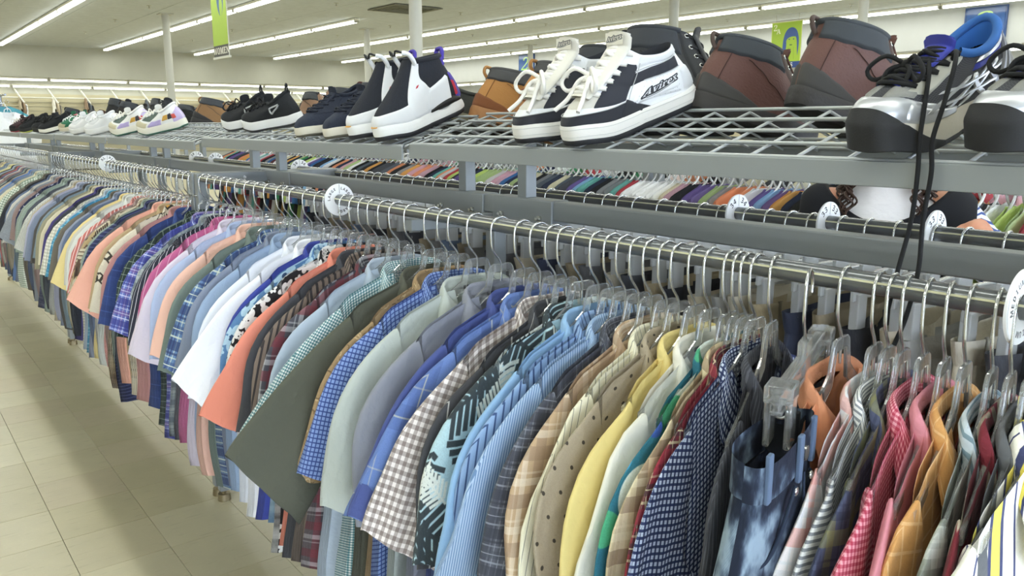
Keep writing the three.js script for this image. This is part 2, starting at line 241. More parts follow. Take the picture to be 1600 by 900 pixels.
function rackUnit(x, z0, z1, label, group, up = 0) {   // x of the centre beam, z0 near end, z1 far end
  const t = thing('clothing_rack', label, 'clothes rack', [x, up, (z0 + z1) / 2], 0, group), L = z0 - z1, h = L / 2, D = BX - RX;
  part('centre_beam', rbox(0.044, 0.046, L - 0.004, 0.004, 0, 1.336, 0), M.rack, t);
  for (const s of [-1, 1]) { const r = part('hang_rail', new THREE.CylinderGeometry(0.015, 0.015, L - 0.05, 24).rotateX(Math.PI / 2).translate(s * D, RY, 0), M.rail, t); part('reflection_strip', new THREE.BoxGeometry(0.0016, 0.0028, L - 0.06).rotateZ(-0.3).translate(s * D - 0.0146, RY + 0.0042, 0), M.strip, r); }  // thin cream strip stands in for the ceiling tubes' reflection along each rail
  for (const e of [-1, 1]) {          // end frames: cross arm on two legs
    const z = e * (h - 0.022);
    part('cross_arm', rbox(2 * D, 0.042, 0.036, 0.003, 0, 1.334, z), M.rack, t);
    for (const s of [-1, 1]) {
      const leg = part('leg', rbox(0.038, 1.31 + up, 0.038, 0.004, s * D, 0.7 - up / 2, z), M.rack, t);
      part('glide', merge([new THREE.CylinderGeometry(0.024, 0.027, 0.03, 20).translate(s * D, 0.016 - up, z), new THREE.CylinderGeometry(0.01, 0.01, 0.03, 10).translate(s * D, 0.04 - up, z)]), M.brass, leg);
      const b = part('bolt', boltG, M.bolt, t); b.position.set(s * D - 0.02, 1.27, z); const b2 = part('bolt', boltG, M.bolt, t); b2.rotation.y = -Math.PI / 2; b2.position.set(s * 0.12, 1.334, z + 0.02);
    }
  }
  part('middle_post', rbox(0.04, 1.3 + up, 0.04, 0.004, 0, 0.66 - up / 2, 0), M.rack, t);
  part('middle_arm', rbox(2 * D - 0.03, 0.03, 0.036, 0.003, 0, 1.298, 0), M.rack, t);
  for (const zc of [-h, 0, h]) for (const s of [-1, 1]) {      // splice plates either side of each joint
    if (Math.abs(zc + s * 0.13) > h) continue;
    const pl = part('splice_plate', rbox(0.056, 0.062, 0.235, 0.004, 0, 1.33, zc + s * 0.139), M.rack, t);
    for (const q of [-0.075, 0.075]) { const b = part('bolt', boltG, M.bolt, pl); b.position.set(-0.031, 1.316, zc + s * 0.139 + q); }
    if (!up) part('shelf_post', rbox(0.034, 0.15, 0.036, 0.003, 0, 1.435, zc + s * 0.13), M.rack, t);
  }
  return t;
}
function shoeShelf(x, z0, z1, y, label, group) {   // y: top of the edge bars; ridge 7.5 cm higher
  const t = thing('shoe_shelf', label, 'shoe shelf', [x, y, (z0 + z1) / 2], 0, group), L = z0 - z1, E2 = 0.235, R = 0.075;
  for (const s of [-1, 1]) part('edge_bar', rbox(0.006, 0.034, L, 0.0015, s * E2, -0.017, 0), M.shelfBar, t);
  for (const s of [-1, 1]) for (let i = 0; i <= 4; i++) { const k = i / 4; if (s > 0 && i === 4) continue; part('long_wire', rod([s * lerp(E2 - 0.006, 0, k), lerp(0.001, R, k), -h2(L)], [s * lerp(E2 - 0.006, 0, k), lerp(0.001, R, k), h2(L)], 0.0032), M.wire, t); }
  const n = Math.round(L / 0.08);
  for (let i = 0; i <= n; i++) { const z = -h2(L) + 0.012 + i * (L - 0.024) / n; for (const s of [-1, 1]) part('cross_wire', rod([s * (E2 - 0.002), -0.0045, z], [0, R - 0.0055, z], 0.0028), M.wire, t); }
  for (const q of [-1, 1]) part('end_bar', mergeGeometries([rod([-E2, -0.03, q * (h2(L) - 0.13)], [0, R - 0.012, q * (h2(L) - 0.13)], 0.005), rod([0, R - 0.012, q * (h2(L) - 0.13)], [E2, -0.03, q * (h2(L) - 0.13)], 0.005)]), M.wire, t);
  return t;
}
function h2(L) { return L / 2 - 0.002; }
const UNITS = [[-0.18, -3.25], [-3.27, -6.36], [-6.38, -9.47]];
const unitNames = ['grey clothing rack unit nearest, carrying the MEDIUM and LARGE shirts', 'grey clothing rack unit in the middle, with the XL disc on its rail', 'grey clothing rack unit farthest along the shirt aisle'];
UNITS.forEach(([a, b], i) => rackUnit(BX, a, b, unitNames[i], 'units of the shirt rack'));
const SHELVES = [[-0.2, -1.755, 1.492], [-1.79, -3.33, 1.486], [-3.43, -4.93, 1.470], [-4.98, -6.5, 1.468], [-6.55, -8.05, 1.466], [-8.1, -9.6, 1.466]];
const shelfNames = ['tent-shaped grey wire shoe shelf under the white high-tops and silver runner', 'tent-shaped grey wire shoe shelf under the basketball shoes and navy sneakers', 'tent-shaped grey wire shoe shelf under the multicoloured white sneakers', 'tent-shaped grey wire shoe shelf under the far black shoes', 'tent-shaped grey wire shoe shelf near the far end of the rack', 'last tent-shaped grey wire shoe shelf at the end of the rack'];
SHELVES.forEach(([a, b, y], i) => shoeShelf(BX, a, b, y, shelfNames[i], 'wire shoe shelves'));
const B2 = 3.04, UP2 = 0.1;
[[0.6, -2.47], [-2.49, -5.56], [-5.58, -8.65], [-8.67, -11.7]].forEach(([a, b], i) => rackUnit(B2, a, b, ['grey rack unit of the T-shirt row behind, nearest', 'second grey rack unit of the T-shirt row behind', 'third grey rack unit of the T-shirt row behind', 'farthest grey rack unit of the T-shirt row behind'][i], 'units of the T-shirt rack', UP2));
// size discs clipped round the rails
function sizeDisc(text, label, x, z, y0 = RY, turn = 0) {
  const t = thing('size_disc', label, 'size marker', [x, y0, z], turn, 'white size discs on the rails'), R = 0.043;
  const sh = new THREE.Shape(); sh.absarc(0, 0, R, 0, Math.PI * 2, false); const h = new THREE.Path(); h.absarc(0, 0, 0.0156, 0, Math.PI * 2, true); sh.holes.push(h);
  part('disc', new THREE.ExtrudeGeometry(sh, { depth: 0.003, bevelEnabled: true, bevelSize: 0.0008, bevelThickness: 0.0006, curveSegments: 40 }).translate(0, 0, -0.0015), M.disc, t);
  const tex = canvasTexture(256, 256, (g, w) => {
    g.fillStyle = '#f3f4f3'; g.fillRect(0, 0, w, w); g.fillStyle = '#151517'; g.textAlign = 'center'; g.textBaseline = 'middle'; g.font = (text.length > 3 ? 'bold 31px' : 'bold 52px') + ' sans-serif';
    for (const a0 of text.length > 3 ? [-1.0, 0.75, 2.75] : [-0.72, 0.62, 2.6]) [...text].forEach((c, i) => { const a = a0 + (i - (text.length - 1) / 2) * (text.length > 3 ? 0.27 : 0.4); g.save(); g.translate(w / 2 + Math.sin(a) * 95, w / 2 - Math.cos(a) * 95); g.rotate(a); g.fillText(c, 0, 0); g.restore(); });
    g.strokeStyle = '#2a2a2c'; g.lineWidth = 3; g.beginPath(); g.moveTo(w / 2, 0); g.lineTo(w / 2, 76); g.stroke();
  });
  tex.repeat.set(1, 1);
  const rg = new THREE.RingGeometry(0.0164, R - 0.0002, 48); const p = rg.attributes.position, u = rg.attributes.uv; for (let i = 0; i < p.count; i++) u.setXY(i, 0.5 + p.getX(i) / R / 2, 0.5 + p.getY(i) / R / 2);
  part('printed_face', rg.translate(0, 0, 0.0026), std({ map: tex, roughness: 0.5 }), t); return t;
}
M.disc = std({ color: '#eef0f0', roughness: 0.45 });
// ---------- shoes ----------
const leather = (c, o = {}) => phys({ color: c, roughness: 0.5, bumpMap: grainBump, bumpScale: 0.0005, ...o });
const suede = (c) => phys({ color: c, roughness: 0.95, sheen: 0.3, sheenRoughness: 0.5, sheenColor: new THREE.Color(0.4, 0.4, 0.45), bumpMap: grainBump, bumpScale: 0.0008 });
const rubber = (c) => std({ color: c, roughness: 0.6, bumpMap: grainBump, bumpScale: 0.0003 });
const laceM = (c) => std({ color: c, roughness: 0.9 });
const meshCloth = (c1, c2) => std({ roughness: 0.85, map: canvasTexture(64, 64, (g) => { g.fillStyle = c1; g.fillRect(0, 0, 64, 64); g.fillStyle = c2; for (let i = 0; i < 4; i++) for (let j = 0; j < 4; j++) { g.beginPath(); g.arc(i * 16 + 8, j * 16 + (i % 2 ? 8 : 0) + 2, 5, 0, 7); g.fill(); } }, 0.014, 0.014) });
// footprint and upper of a last: +x is the toe, origin under the middle of the sole
function last(o) {
  const L = o.L ?? 0.285, w = o.w ?? 0.05, S = o.sole ?? 0.03, hc = o.collarH ?? 0.075, hb = o.backH ?? hc, toeH = o.toeH ?? 0.045, cx = o.cx ?? -0.27, ca = o.ca ?? 0.17, cw = o.cw ?? 0.031, spring = o.spring ?? 0.012, side = o.side ?? 1;
  const width = (k) => w * (k < 0.5 ? lerp(0.72, 0.8, smooth(0, 0.5, k)) : lerp(0.8, 1, smooth(0.42, 0.72, k)));
  const foot = (th, grow = 0) => { const k = 0.5 + 0.5 * Math.cos(th), s = Math.sin(th), x = (k - 0.5) * L + Math.cos(th) * grow, z = Math.sign(s) * Math.abs(s) ** 0.72 * width(k) + Math.sign(s) * Math.min(1, Math.abs(s) * 2) * grow + side * 0.008 * Math.sin(k * 3.1) - side * 0.004; return [x, spring * smooth(0.72, 1, k) + spring * 0.3 * smooth(0.12, 0, k), z]; };
  const top = (th) => { const c = Math.cos(th), s = Math.sin(th), k = 0.5 + 0.5 * c; return [cx * L + c * ca * L, S + lerp(hb, hc, smooth(0, 1, k)) + (o.dip ?? 0) * Math.abs(s) ** 2 + (o.rise ?? 0) * smooth(0.75, 1, k), s * cw]; };
  const M = (th, r, lift = 0) => {
    const B = foot(th), T = top(th), c = Math.cos(th), front = smooth(0.1, 0.85, c), b0 = [B[0], B[1] + S - 0.002, B[2]], h = T[1] - b0[1];
    // rises from the sole, rounds over and runs to the collar
    const c1 = [B[0] * (1 + 0.02 * front) + (1 - front) * (c < 0 ? -0.004 : 0), b0[1] + lerp(h * 0.42, toeH * 1.02, front), B[2] * 1.05], c2 = [lerp(T[0] + (c < -0.4 ? -0.006 : 0), lerp(T[0], B[0], o.vamp ?? 0.42), front), T[1] - lerp(h * 0.35, h * (o.vampDrop ?? 0.52), front), lerp(T[2] * 1.12, T[2] * 1.05 + B[2] * 0.06, front)];
    const q = 1 - r, P = [0, 1, 2].map((i) => q * q * q * b0[i] + 3 * q * q * r * c1[i] + 3 * q * r * r * c2[i] + r * r * r * T[i]);
    if (o.wrinkle) { const wv = o.wrinkle * Math.sin(P[0] * 160 + P[2] * 40) * Math.sin(r * 3.14) ; P[1] += wv; }
    if (lift) { const e = 0.01, A = M(th + e, r), C = M(th, Math.min(1, r + e)), D0 = M(th, r), u = [A[0] - D0[0], A[1] - D0[1], A[2] - D0[2]], v = [C[0] - D0[0], C[1] - D0[1], C[2] - D0[2]]; if (r + e > 1) { const C2 = M(th, r - e); v[0] = D0[0] - C2[0]; v[1] = D0[1] - C2[1]; v[2] = D0[2] - C2[2]; } const n = new THREE.Vector3(v[1] * u[2] - v[2] * u[1], v[2] * u[0] - v[0] * u[2], v[0] * u[1] - v[1] * u[0]).normalize(); return [P[0] + n.x * lift, P[1] + n.y * lift, P[2] + n.z * lift]; }
    return P;
  };
  return { L, S, foot, top, M, o, cx, ca, cw };
}
// a panel sewn on the upper: angles and heights at its four corners, curved edges, proud by lift
function panel(l, th0, th1, r0, r1, lift = 0.0013, nu = 16, nv = 8) {
  const f = (a) => (typeof a === 'function' ? a : () => a), R0 = f(r0), R1 = f(r1), A = f(th0), B = f(th1);
  return grid(nu, nv, (u, v) => { const th = lerp(A(v), B(v), u), r = clamp(lerp(R0(u), R1(u), v), 0, 1), e = Math.min(u, 1 - u, v, 1 - v) < 0.001; return l.M(th, r, e ? -0.0006 : lift); }, (u, v) => [u, v]);
}
function soleBand(l, y0, y1, g0, g1, step = 40, wavy) {
  const g = grid(step * 2, 5, (u, v) => { const th = u * Math.PI * 2, k = v < 0.001 ? 0 : v, P = l.foot(th, lerp(g0, g1, v) + (v > 0.05 && v < 0.95 ? 0.0015 : 0)), yy = lerp(y0, y1, v) + (wavy ? wavy(th, v) : 0); return [P[0], P[1] * lerp(1, 1, v) + yy, P[2]]; }, (u, v) => [u * 0.6, v * 0.03], true);
  const cap = (yv, gv, flip, v) => { const c = grid(step * 2, 2, (u, q) => { const th = u * Math.PI * 2, P = l.foot(th, gv), yy = yv + (wavy ? wavy(th, v) : 0), k = flip ? q : 1 - q; return [P[0] * k + 0 * (1 - k), P[1] + yy, P[2] * k]; }); return c; };
  return merge([g, cap(y0, g0, true, 0), cap(y1, g1, false, 1)]);
}
function laces(l, n, r0, r1, th, mat, parent, opt = {}) {
  const R = opt.rad ?? 0.0028, E = (i, s) => { const r = lerp(r0, r1, i / (n - 1)), t = lerp(th[0], th[1], i / (n - 1)); return l.M(s * t, r, 0.004); };
  for (let i = 0; i < n; i++) {
    const a = E(i, -1), b = E(i, 1), m = l.M(0, lerp(r0, r1, i / (n - 1)), 0.0075 + (opt.up ?? 0)); part('lace', tube([a, [lerp(a[0], m[0], 0.7), lerp(a[1], m[1], 0.8), a[2] * 0.4], [lerp(b[0], m[0], 0.7), lerp(b[1], m[1], 0.8), b[2] * 0.4], b], R, 14, 6), mat, parent);
    if (i < n - 1) for (const s of [-1, 1]) { const c = E(i, s), d = E(i + 1, -s), q = l.M(0, lerp(r0, r1, (i + 0.5) / (n - 1)), 0.0105 + (opt.up ?? 0)); part('lace', tube([c, q, d], R, 12, 6), mat, parent); }
    if (opt.eyelet) for (const s of [-1, 1]) { const e = part('eyelet', new THREE.TorusGeometry(0.0042, 0.0015, 6, 14), opt.eyelet, parent); const p = l.M(s * lerp(th[0], th[1], i / (n - 1)), lerp(r0, r1, i / (n - 1)), 0.0025), q = l.M(s * lerp(th[0], th[1], i / (n - 1)), lerp(r0, r1, i / (n - 1)), 0.02); e.position.set(...p); e.lookAt(q[0], q[1], q[2]); }
  }
}
function bow(l, r, mat, parent, o = {}) {
  const c = l.M(0, r, 0.013), R = o.rad ?? 0.003, s = o.size ?? 1;
  part('bow', merge([new THREE.SphereGeometry(0.0075 * s, 10, 8).translate(...c), ...[-1, 1].map((q) => tube([c, [c[0] + 0.012 * s, c[1] + 0.016 * s, c[2] + q * 0.026 * s], [c[0] + 0.026 * s, c[1] - 0.002, c[2] + q * 0.05 * s], [c[0] + 0.024 * s, c[1] - 0.018 * s, c[2] + q * 0.036 * s], c], R, 26, 6)), ...[-1, 1].map((q) => tube([c, [c[0] + 0.016 * s, c[1] - 0.004, c[2] + q * 0.016], [c[0] + 0.038 * s, c[1] - 0.026 * s, c[2] + q * 0.022 * s], [c[0] + 0.06 * s, c[1] - 0.04 * s, c[2] + q * 0.035 * s]], R, 18, 6))]), mat, parent);
}
// ground contact and direction on a shelf slope; front: the aisle side, else the far side
function onShelf(t, si, x, z, dx, dz, front = true, lift = 0.0035, pitch = 0, roll = 0) {
  const y = SHELVES[si][2], k = 0.0745 / 0.229, Y = y + 0.001 + (front ? x - (BX - 0.229) : BX + 0.229 - x) * k + lift;
  const n = new THREE.Vector3(front ? -k : k, 1, 0).normalize(), X = new THREE.Vector3(dx, 0, dz); X.addScaledVector(n, -X.dot(n)).normalize(); const Z = new THREE.Vector3().crossVectors(X, n);
  t.position.set(x, Y, z); t.quaternion.setFromRotationMatrix(new THREE.Matrix4().makeBasis(X, n, Z)); if (pitch) t.rotateZ(pitch); if (roll) t.rotateX(roll); return t;
}
function tongue(l, r0, h, w, mat, parent, thick = 0.006, back = -0.1) {
  const base = l.M(0, r0, 0.001), T = l.M(0, 1, 0.001);
  return part('tongue', grid(12, 18, (u, v) => { const a = u * Math.PI * 2, c = Math.cos(a), s = Math.sin(a); const k = clamp(v / 0.6), up = clamp((v - 0.6) / 0.4), m = v < 0.6 ? l.M(0, lerp(r0, 1, k), 0.002) : [T[0] + back * h * up, T[1] + h * up, 0]; const ww = w * lerp(0.75, 1, v) * (v > 0.93 ? 0.86 : 1); return [m[0] + s * thick * 0.9, m[1] + s * thick * 0.5 - Math.abs(c) ** 3 * 0.004, c * ww * 0.5]; }, (u, v) => [u, v], true), mat, parent);
}
function lining(l, mat, parent, depth = 0.5) { return part('lining', grid(48, 6, (u, v) => { const th = u * Math.PI * 2, P = l.M(th, 1, 0), q = l.top(th), k = 1 - 0.08 * Math.min(1, v * 4); return [lerp(l.cx * l.L, P[0], k), P[1] + 0.0015 - v * depth * (P[1] - l.S), P[2] * k]; }, (u, v) => [u * 0.4, v * 0.1], true), mat, parent); }
const upper = (l, mat, parent, name = 'upper') => part(name, grid(72, 22, (u, v) => l.M(u * Math.PI * 2, v, 0), (u, v) => [u * 0.62, v * 0.14], true), mat, parent);
const insole = (l, mat, parent) => part('insole', grid(40, 2, (u, v) => { const P = l.foot(u * Math.PI * 2, -0.006); return [P[0] * v, P[1] + l.S + 0.004, P[2] * v]; }), mat, parent);
function padded(l, th0, th1, r, mat, parent, name = 'collar') { const pts = Array.from({ length: 26 }, (_, i) => l.M(lerp(th0, th1, i / 25), r, 0.0)); return part(name, tube(pts, 0.006, 60, 8), mat, parent); }
M.white = leather('#eceef0'); M.navyBlack = leather('#2a2d38'); M.offWhite = leather('#e6e3d8');
// --- white and black high-top sneakers
function highTop(label, pos, dir, side, si) {
  const t = thing('high_top_sneaker', label, 'shoe', [0, 0, 0]); const l = last({ L: 0.3, w: 0.053, sole: 0.035, collarH: 0.106, backH: 0.096, toeH: 0.038, cx: -0.2, ca: 0.19, cw: 0.036, dip: -0.012, rise: 0.012, vamp: 0.5, vampDrop: 0.6, side });
  part('outsole', soleBand(l, 0, 0.011, 0.002, 0.004), rubber('#22242a'), t); part('midsole', soleBand(l, 0.0105, 0.037, 0.0042, 0.0028), rubber('#eceae4'), t);
  const st = std({ color: '#c9c9c6', roughness: 0.9 }); for (const q of [0.017, 0.031]) part('sole_line', tube(Array.from({ length: 49 }, (_, i) => { const P = l.foot(i / 48 * Math.PI * 2, 0.0054); return [P[0], P[1] + q, P[2]]; }), 0.0005, 96, 4, false), st, t);
  upper(l, M.white, t); insole(l, M.offWhite, t); lining(l, std({ color: '#2b2d33', roughness: 0.95 }), t, 0.35);
  part('toe_overlay', panel(l, -1.25, 1.25, 0.0, (u) => 0.3 - 0.1 * Math.sin(u * Math.PI), 0.0016, 40, 8), M.navyBlack, t);
  part('toe_box', panel(l, -0.85, 0.85, 0.31, 0.52, 0.0012, 24, 8), M.offWhite, t);
  for (const s of [-1, 1]) {
    part('eyestay', panel(l, (v) => s * lerp(0.62, 0.5, v), (v) => s * lerp(1.22, 1.0, v), 0.3, 0.9, 0.0022, 10, 16), M.navyBlack, t);
    part('ankle_panel', panel(l, s * 1.0, s * 2.45, 0.56, (u) => 0.78 + 0.06 * u, 0.002, 22, 8), M.navyBlack, t);
    part('foxing', panel(l, s * 1.2, s * 1.75, (u) => 0.0, (u) => lerp(0.34, 0.02, u), 0.0018, 14, 10), M.navyBlack, t);
    part('heel_panel', panel(l, s * 2.4, s * 3.14159, 0.02, 0.5, 0.002, 14, 8), M.white, t);
    part('collar_panel', panel(l, s * 0.95, s * 3.14159, 0.84, 0.99, 0.0025, 26, 6), M.white, t);
    const pf = panel(l, s * 1.36, s * 2.36, (u) => lerp(0.2, 0.06, u), 0.56, 0.0026, 26, 12); part('quarter_panel', pf, M.perforated, t);
    const lg = panel(l, (v) => s * (s > 0 ? 2.3 : 1.42), (v) => s * (s > 0 ? 1.42 : 2.3), 0.15, 0.52, 0.0034, 22, 10); part('side_logo', lg, M.scriptLogo, t);
    for (const [a, b, r0, r1] of [[1.24, 1.02, 0.31, 0.9], [1.34, 2.4, 0.575, 0.575], [1.0, 2.45, 0.8, 0.85]]) part('stitching', tube(Array.from({ length: 14 }, (_, i) => l.M(s * lerp(a, b, i / 13), lerp(r0, r1, i / 13), 0.003)), 0.0009, 26, 4), M.stitch, t);
  }
  part('stitching', tube(Array.from({ length: 30 }, (_, i) => { const u = i / 29; return l.M(lerp(-1.2, 1.2, u), 0.3 - 0.1 * Math.sin(u * Math.PI) - 0.015, 0.0026); }), 0.0009, 60, 4), M.stitch, t);
  const TH = 0.026, tg = tongue(l, 0.5, TH, 0.084, M.offWhite, t, 0.009, -0.25);
  const T = l.M(0, 1, 0.001), lab = grid(8, 4, (u, v) => [T[0] + 0.0095 - 0.25 * TH * lerp(0.1, 0.9, v), T[1] + TH * lerp(0.1, 0.9, v) + 0.0045, (0.5 - u) * 0.056], (u, v) => [u, v]); part('tongue_print', lab, M.scriptPrint, tg);
  laces(l, 6, 0.5, 0.97, [0.62, 0.75], laceM('#eeece6'), t, { rad: 0.0042, up: 0.006 }); bow(l, 0.7, laceM('#f0eee8'), t, { rad: 0.0042, size: 1.15 });
  return onShelf(t, si, pos[0], pos[1], dir[0], dir[1]);
}
M.stitch = std({ color: '#b9bbbd', roughness: 0.9 });
M.perforated = std({ roughness: 0.5, map: canvasTexture(256, 256, (g) => { g.fillStyle = '#eceef0'; g.fillRect(0, 0, 256, 256); g.fillStyle = '#9fa3a8'; for (let i = 0; i < 9; i++) for (let j = 0; j < 9; j++) { g.beginPath(); g.arc(20 + i * 27 + (j % 2) * 13, 20 + j * 27, 2.6, 0, 7); g.fill(); } }) });
function script(g, w, h, fs, c1, c2) { g.save(); g.translate(w / 2, h * 0.5); g.rotate(-0.16); g.font = `italic bold ${fs}px serif`; g.textAlign = 'center'; g.textBaseline = 'middle'; g.lineJoin = 'round'; g.strokeStyle = c1; g.lineWidth = fs * 0.34; g.strokeText('Avirex', 0, -fs * 0.1); g.beginPath(); g.moveTo(-fs * 1.35, fs * 0.42); g.quadraticCurveTo(0, fs * 0.62, fs * 1.35, fs * 0.2); g.lineWidth = fs * 0.2; g.stroke(); g.fillStyle = c2; g.fillText('Avirex', 0, -fs * 0.1); g.strokeStyle = c2; g.lineWidth = fs * 0.07; g.stroke(); g.restore(); }
M.scriptLogo = std({ roughness: 0.5, map: canvasTexture(512, 256, (g, w, h) => { g.fillStyle = '#eceef0'; g.fillRect(0, 0, w, h); script(g, w, h, 120, '#24262c', '#d9dbdd'); }) });
M.scriptPrint = std({ roughness: 0.7, side: THREE.DoubleSide, map: canvasTexture(256, 128, (g, w, h) => { g.fillStyle = '#e6e3d8'; g.fillRect(0, 0, w, h); script(g, w, h, 62, '#5a5c60', '#e6e3d8'); }) });
highTop('white and black high-top sneaker in front, script logo on its side', [1.185, -1.125], [-0.985, -0.17], 1, 0);
highTop('white and black high-top sneaker behind its mate', [1.19, -1.272], [-0.985, -0.17], -1, 0);
// --- boots on the far slope
function boot(o, label, x, z, dx, dz, si, group) {
  const t = thing('ankle_boot', label, 'boot', [0, 0, 0], 0, group), l = last({ L: 0.3, w: 0.053, sole: 0.032, collarH: o.h ?? 0.135, backH: (o.h ?? 0.135) - 0.004, toeH: 0.05, cx: -0.17, ca: 0.245, cw: 0.048, vamp: 0.5, vampDrop: 0.62, side: o.side ?? 1, wrinkle: 0.0012 });
  part('outsole', soleBand(l, 0, 0.033, 0.005, 0.004), rubber(o.sole), t); upper(l, o.leather, t); insole(l, M.black, t); lining(l, o.lining ?? M.black, t, 0.3);
  for (const s of [-1, 1]) {
    part('padded_collar', panel(l, s * 1.0, s * 3.0, (u) => 0.74 - 0.04 * Math.sin(u * 3), 1.0, 0.005, 24, 10), o.collar, t);
    part('eyestay', panel(l, s * 0.3, s * 0.98, 0.5, 0.99, 0.003, 10, 14), o.stay ?? o.leather, t);
    part('heel_counter', panel(l, s * 1.75, s * 3.14159, 0.0, (u) => 0.02 + 0.3 * Math.sin(u * 1.57) ** 0.8, 0.003, 18, 8), o.counter, t);
    part('seam', tube(Array.from({ length: 16 }, (_, i) => l.M(s * lerp(2.0, 1.3, i / 15), lerp(0.66, 0.14, (i / 15) ** 1.6), 0.0016)), 0.0009, 28, 4), o.seam, t);
    part('seam', tube(Array.from({ length: 10 }, (_, i) => l.M(s * lerp(2.6, 2.45, i / 9), lerp(0.05, 0.7, i / 9), 0.0016)), 0.0009, 18, 4), o.seam, t);
  }
  padded(l, 0.9, 5.38, 1.0, o.collar, t, 'collar_roll');
  const b = l.M(Math.PI, 0.94, 0.004); part('pull_loop', tube([[b[0] + 0.004, b[1] + 0.012, -0.01], [b[0] - 0.011, b[1] + 0.01, -0.007], [b[0] - 0.013, b[1] - 0.006, 0], [b[0] - 0.003, b[1] - 0.018, 0]], 0.0045, 16, 8), o.stay ?? o.leather, t);
  tongue(l, 0.55, 0.02, 0.06, o.leather, t, 0.007, 0.1); laces(l, 6, 0.55, 0.97, [0.55, 0.72], laceM(o.lace ?? '#2b2623'), t, { eyelet: o.eyelet ?? M.bolt, rad: 0.0024 });
  return onShelf(t, si, x, z, dx, dz, false);
}
const brown = { leather: leather('#5c3a30', { roughness: 0.6 }), collar: leather('#3c4146', { roughness: 0.65 }), counter: rubber('#3b3936'), stay: leather('#54443c', { roughness: 0.7 }), sole: '#2a2725', seam: std({ color: '#3c2620', roughness: 0.9 }), eyelet: M.bolt };
boot({ ...brown, h: 0.128 }, 'brown leather work boot with dark collar, the one beside the high-tops', 1.435, -1.03, 0.96, 0.28, 0, 'brown work boots'); boot({ ...brown, h: 0.136, side: -1 }, 'brown leather work boot beside the silver runner, standing taller', 1.43, -0.81, 0.96, 0.28, 0, 'brown work boots');
const wheat = { leather: suede('#b5824a'), collar: leather('#4a4a4a', { roughness: 0.7 }), counter: suede('#8f5a36'), sole: '#9a6a3c', seam: std({ color: '#7c5530', roughness: 0.9 }), eyelet: std({ color: '#d9c98a', metalness: 0.8, roughness: 0.3 }), lace: '#9a7b52' };
boot({ ...wheat, h: 0.118 }, 'wheat-coloured nubuck boot with black padded collar, eyelets showing', 1.45, -1.80, 0.9, 0.44, 1, 'wheat boots'); boot({ ...wheat, h: 0.118, side: -1 }, 'wheat-coloured nubuck boot half hidden by the white laces', 1.45, -1.60, 0.9, 0.44, 0, 'wheat boots');
const blackBoot = { leather: leather('#23262b', { roughness: 0.45 }), collar: leather('#30343a', { roughness: 0.55 }), counter: rubber('#1f2023'), sole: '#191a1c', seam: M.black, lace: '#17181a' };
boot({ ...blackBoot, h: 0.17 }, 'black ankle boot sticking up behind the white high-top', 1.4, -1.24, 0.55, 0.83, 0, 'black boots behind the high-tops'); boot({ ...blackBoot, h: 0.15, side: -1 }, 'second black boot behind the white high-tops, mostly hidden', 1.43, -1.42, 0.6, 0.8, 0, 'black boots behind the high-tops');
// --- sneakers of the usual kind
function sneaker(o, label, x, z, dx, dz, si, group, front = true, lift = 0.0035) {
  const t = thing(o.name ?? 'sneaker', label, 'shoe', [0, 0, 0], 0, group), l = last({ L: 0.285, w: 0.05, sole: o.S ?? 0.028, collarH: o.h ?? 0.062, backH: o.hb ?? 0.07, toeH: o.toeH ?? 0.04, cx: -0.22, ca: o.ca ?? 0.17, cw: 0.033, dip: o.dip ?? -0.012, rise: o.rise ?? 0.004, spring: o.spring ?? 0.012, vamp: 0.48, vampDrop: 0.55, side: o.side ?? 1, wrinkle: 0.0006 });
  const S = l.S, wv = o.wavy; part('outsole', soleBand(l, 0, 0.008, 0.001, 0.003), rubber(o.out), t); part('midsole', soleBand(l, 0.0075, S + 0.003, 0.003, 0.0015, 40, wv), rubber(o.mid), t);
  upper(l, o.up, t); insole(l, std({ color: o.inner ?? '#4a4b50', roughness: 0.9 }), t); lining(l, std({ color: o.inner ?? '#4a4b50', roughness: 0.95 }), t, 0.4);
  if (o.toe) part('toe_cap', panel(l, -1.1, 1.1, 0, (u) => 0.3 + 0.1 * Math.sin(u * 3.14), 0.0016, 30, 8), o.toe, t);
  for (const s of [-1, 1]) {
    if (o.stay) part('eyestay', panel(l, s * 0.5, (v) => s * lerp(o.stayEnd ?? 1.15, o.stayEnd ?? 0.95, v), 0.42, 0.97, 0.0018, 10, 14), o.stay, t);
    if (o.heel) part('heel_counter', panel(l, s * 2.3, s * 3.14159, 0, (u) => 0.5 + 0.35 * u, 0.002, 14, 8), o.heel, t);
    for (const b of o.bands ?? []) part('side_stripe', panel(l, (v) => s * lerp(b[0], b[2], v), (v) => s * lerp(b[1], b[3], v), b[4], b[5], b[7] ?? 0.0024, 10, 10), b[6], t);
  }
  padded(l, 0.7, 5.58, 0.99, o.collar ?? o.up, t, 'collar_roll'); tongue(l, 0.55, o.tongueH ?? 0.02, 0.05, o.tongueM ?? o.up, t, 0.005);
  if (o.lace) { laces(l, 5, 0.52, 0.95, [0.6, 0.75], laceM(o.lace), t, { rad: o.lr ?? 0.0025 }); if (o.bow !== false) bow(l, 0.72, laceM(o.lace), t, { rad: o.lr ?? 0.0025, size: 0.85 }); }
  if (o.tab) { const b = l.M(Math.PI, 0.97, 0.002); part('pull_tab', tube([[b[0], b[1], -0.006], [b[0] - 0.01, b[1] + 0.024, -0.004], [b[0] - 0.008, b[1] + 0.026, 0.004], [b[0], b[1], 0.006]], 0.003, 14, 6), o.tab, t); }
  o.extra?.(t, l); return onShelf(t, si, x, z, dx, dz, front, lift, 0, 0);
}
